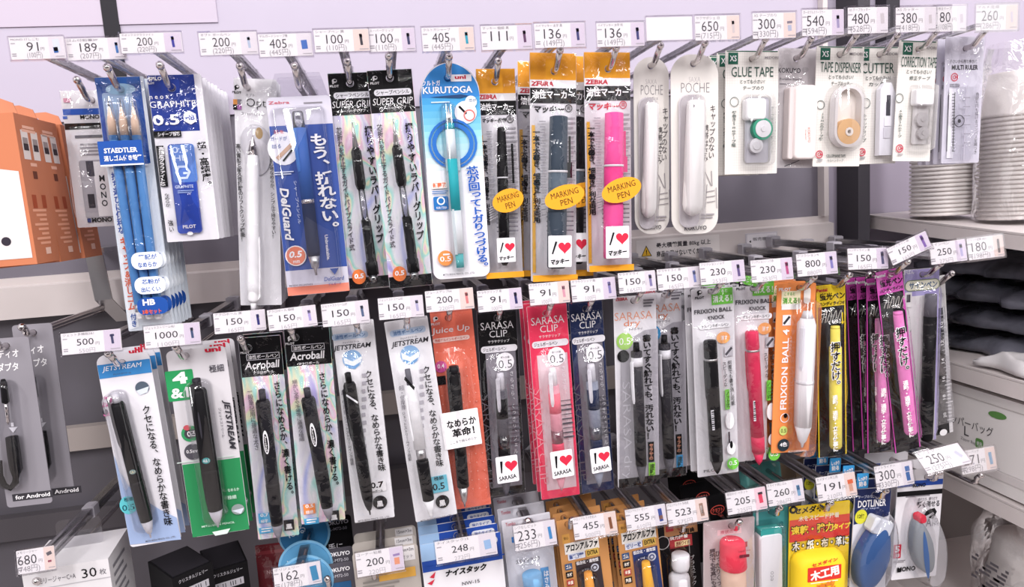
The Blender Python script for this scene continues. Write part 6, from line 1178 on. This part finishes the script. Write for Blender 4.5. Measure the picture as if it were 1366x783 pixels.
for cx, cy, w, h, pr, su, nm, th, bg, what, pk, wide in T3:
    y = -.285 - (.006 if pr in ('250', '455') else 0)
    c = price_tag(cx, cy, w, h, y, pr, su, nm, th, bg, 'clear framed price tag ' + what, 6 if pr == '250' else 1.5, 48 if pr == '250' else 10, wide, group='lower row price tags')
    hp = pk.hole if isinstance(pk, Pack) else P(*pk, Y3)
    hook(hp, c, 'chrome hook under the tag ' + what, y, row=3, front=.014, up=.013)

# ------------------------------------------------------------------ small fittings on the wall
root = tag(empty('warning_sticker', Matrix.Translation(P(905, 331, -.0165))), 'white load limit sticker with a yellow warning triangle on the rail', 'sticker')
mb = MB(); mb.slab(rr(.125, .03, .001), 0, .0003, '#e2dcda'); mb.add([(-.056, -.0002, -.008), (-.040, -.0002, -.008), (-.048, -.0002, .0075)], [(0, 1, 2)], '#26242a'); mb.add([(-.0545, -.0003, -.0072), (-.0415, -.0003, -.0072), (-.048, -.0003, .0055)], [(0, 1, 2)], '#e6b53a'); mb.text('!', -.048, -.002, -.0005, .0015, .007, K, 0, .03)
mb.text('最大積載質量 80kg 以上', .008, .0055, -.0002, .082, .0085, '#3a373d', 0, .02); mb.text('商品を載せないでください。', .008, -.006, -.0002, .082, .0085, '#3a373d', 0, .02); o = mb.build('sticker_sheet', root)
root = tag(empty('rail_label', Matrix.Translation(P(1016, 321, -.017))), 'small grey framed label card on the cream rail behind the hook arms', 'label')
mb = MB(); mb.slab(rr(.05, .024, .001), 0, .0012, '#c9c4ca'); mb.slab(rr(.046, .02, .001), -.0006, 0, '#e2dee2'); mb.text('販売棚用', .0, .003, -.0008, .028, .005, '#55525a'); mb.add([(-.02, -.0008, 0), (-.017, -.0008, -.002), (-.017, -.0008, .002)], [(0, 1, 2)], K); mb.build('label_card', root)
# steel bracket at the left
mb = MB(); a, b, c = P(124, 335, -.05), P(138, 400, -.05), P(166, 428, -.02); w = .0095
for (p0, p1) in ((a, b), (b, c)):
    mb.loft([[(p.x - w, p.y, p.z), (p.x + w, p.y, p.z), (p.x + w, p.y + .003, p.z), (p.x - w, p.y + .003, p.z)] for p in (p0, p1)], 'steel', False, True, True)
o = tag(mb.build('steel_bracket'), 'bent steel bracket below the orange boxes', 'bracket'); m2 = MB(); m2.box((a.x - .012, -.05, a.z - .002), (a.x + .012, -.001, a.z + .003), 'steel'); m2.build('bracket_arm', o)
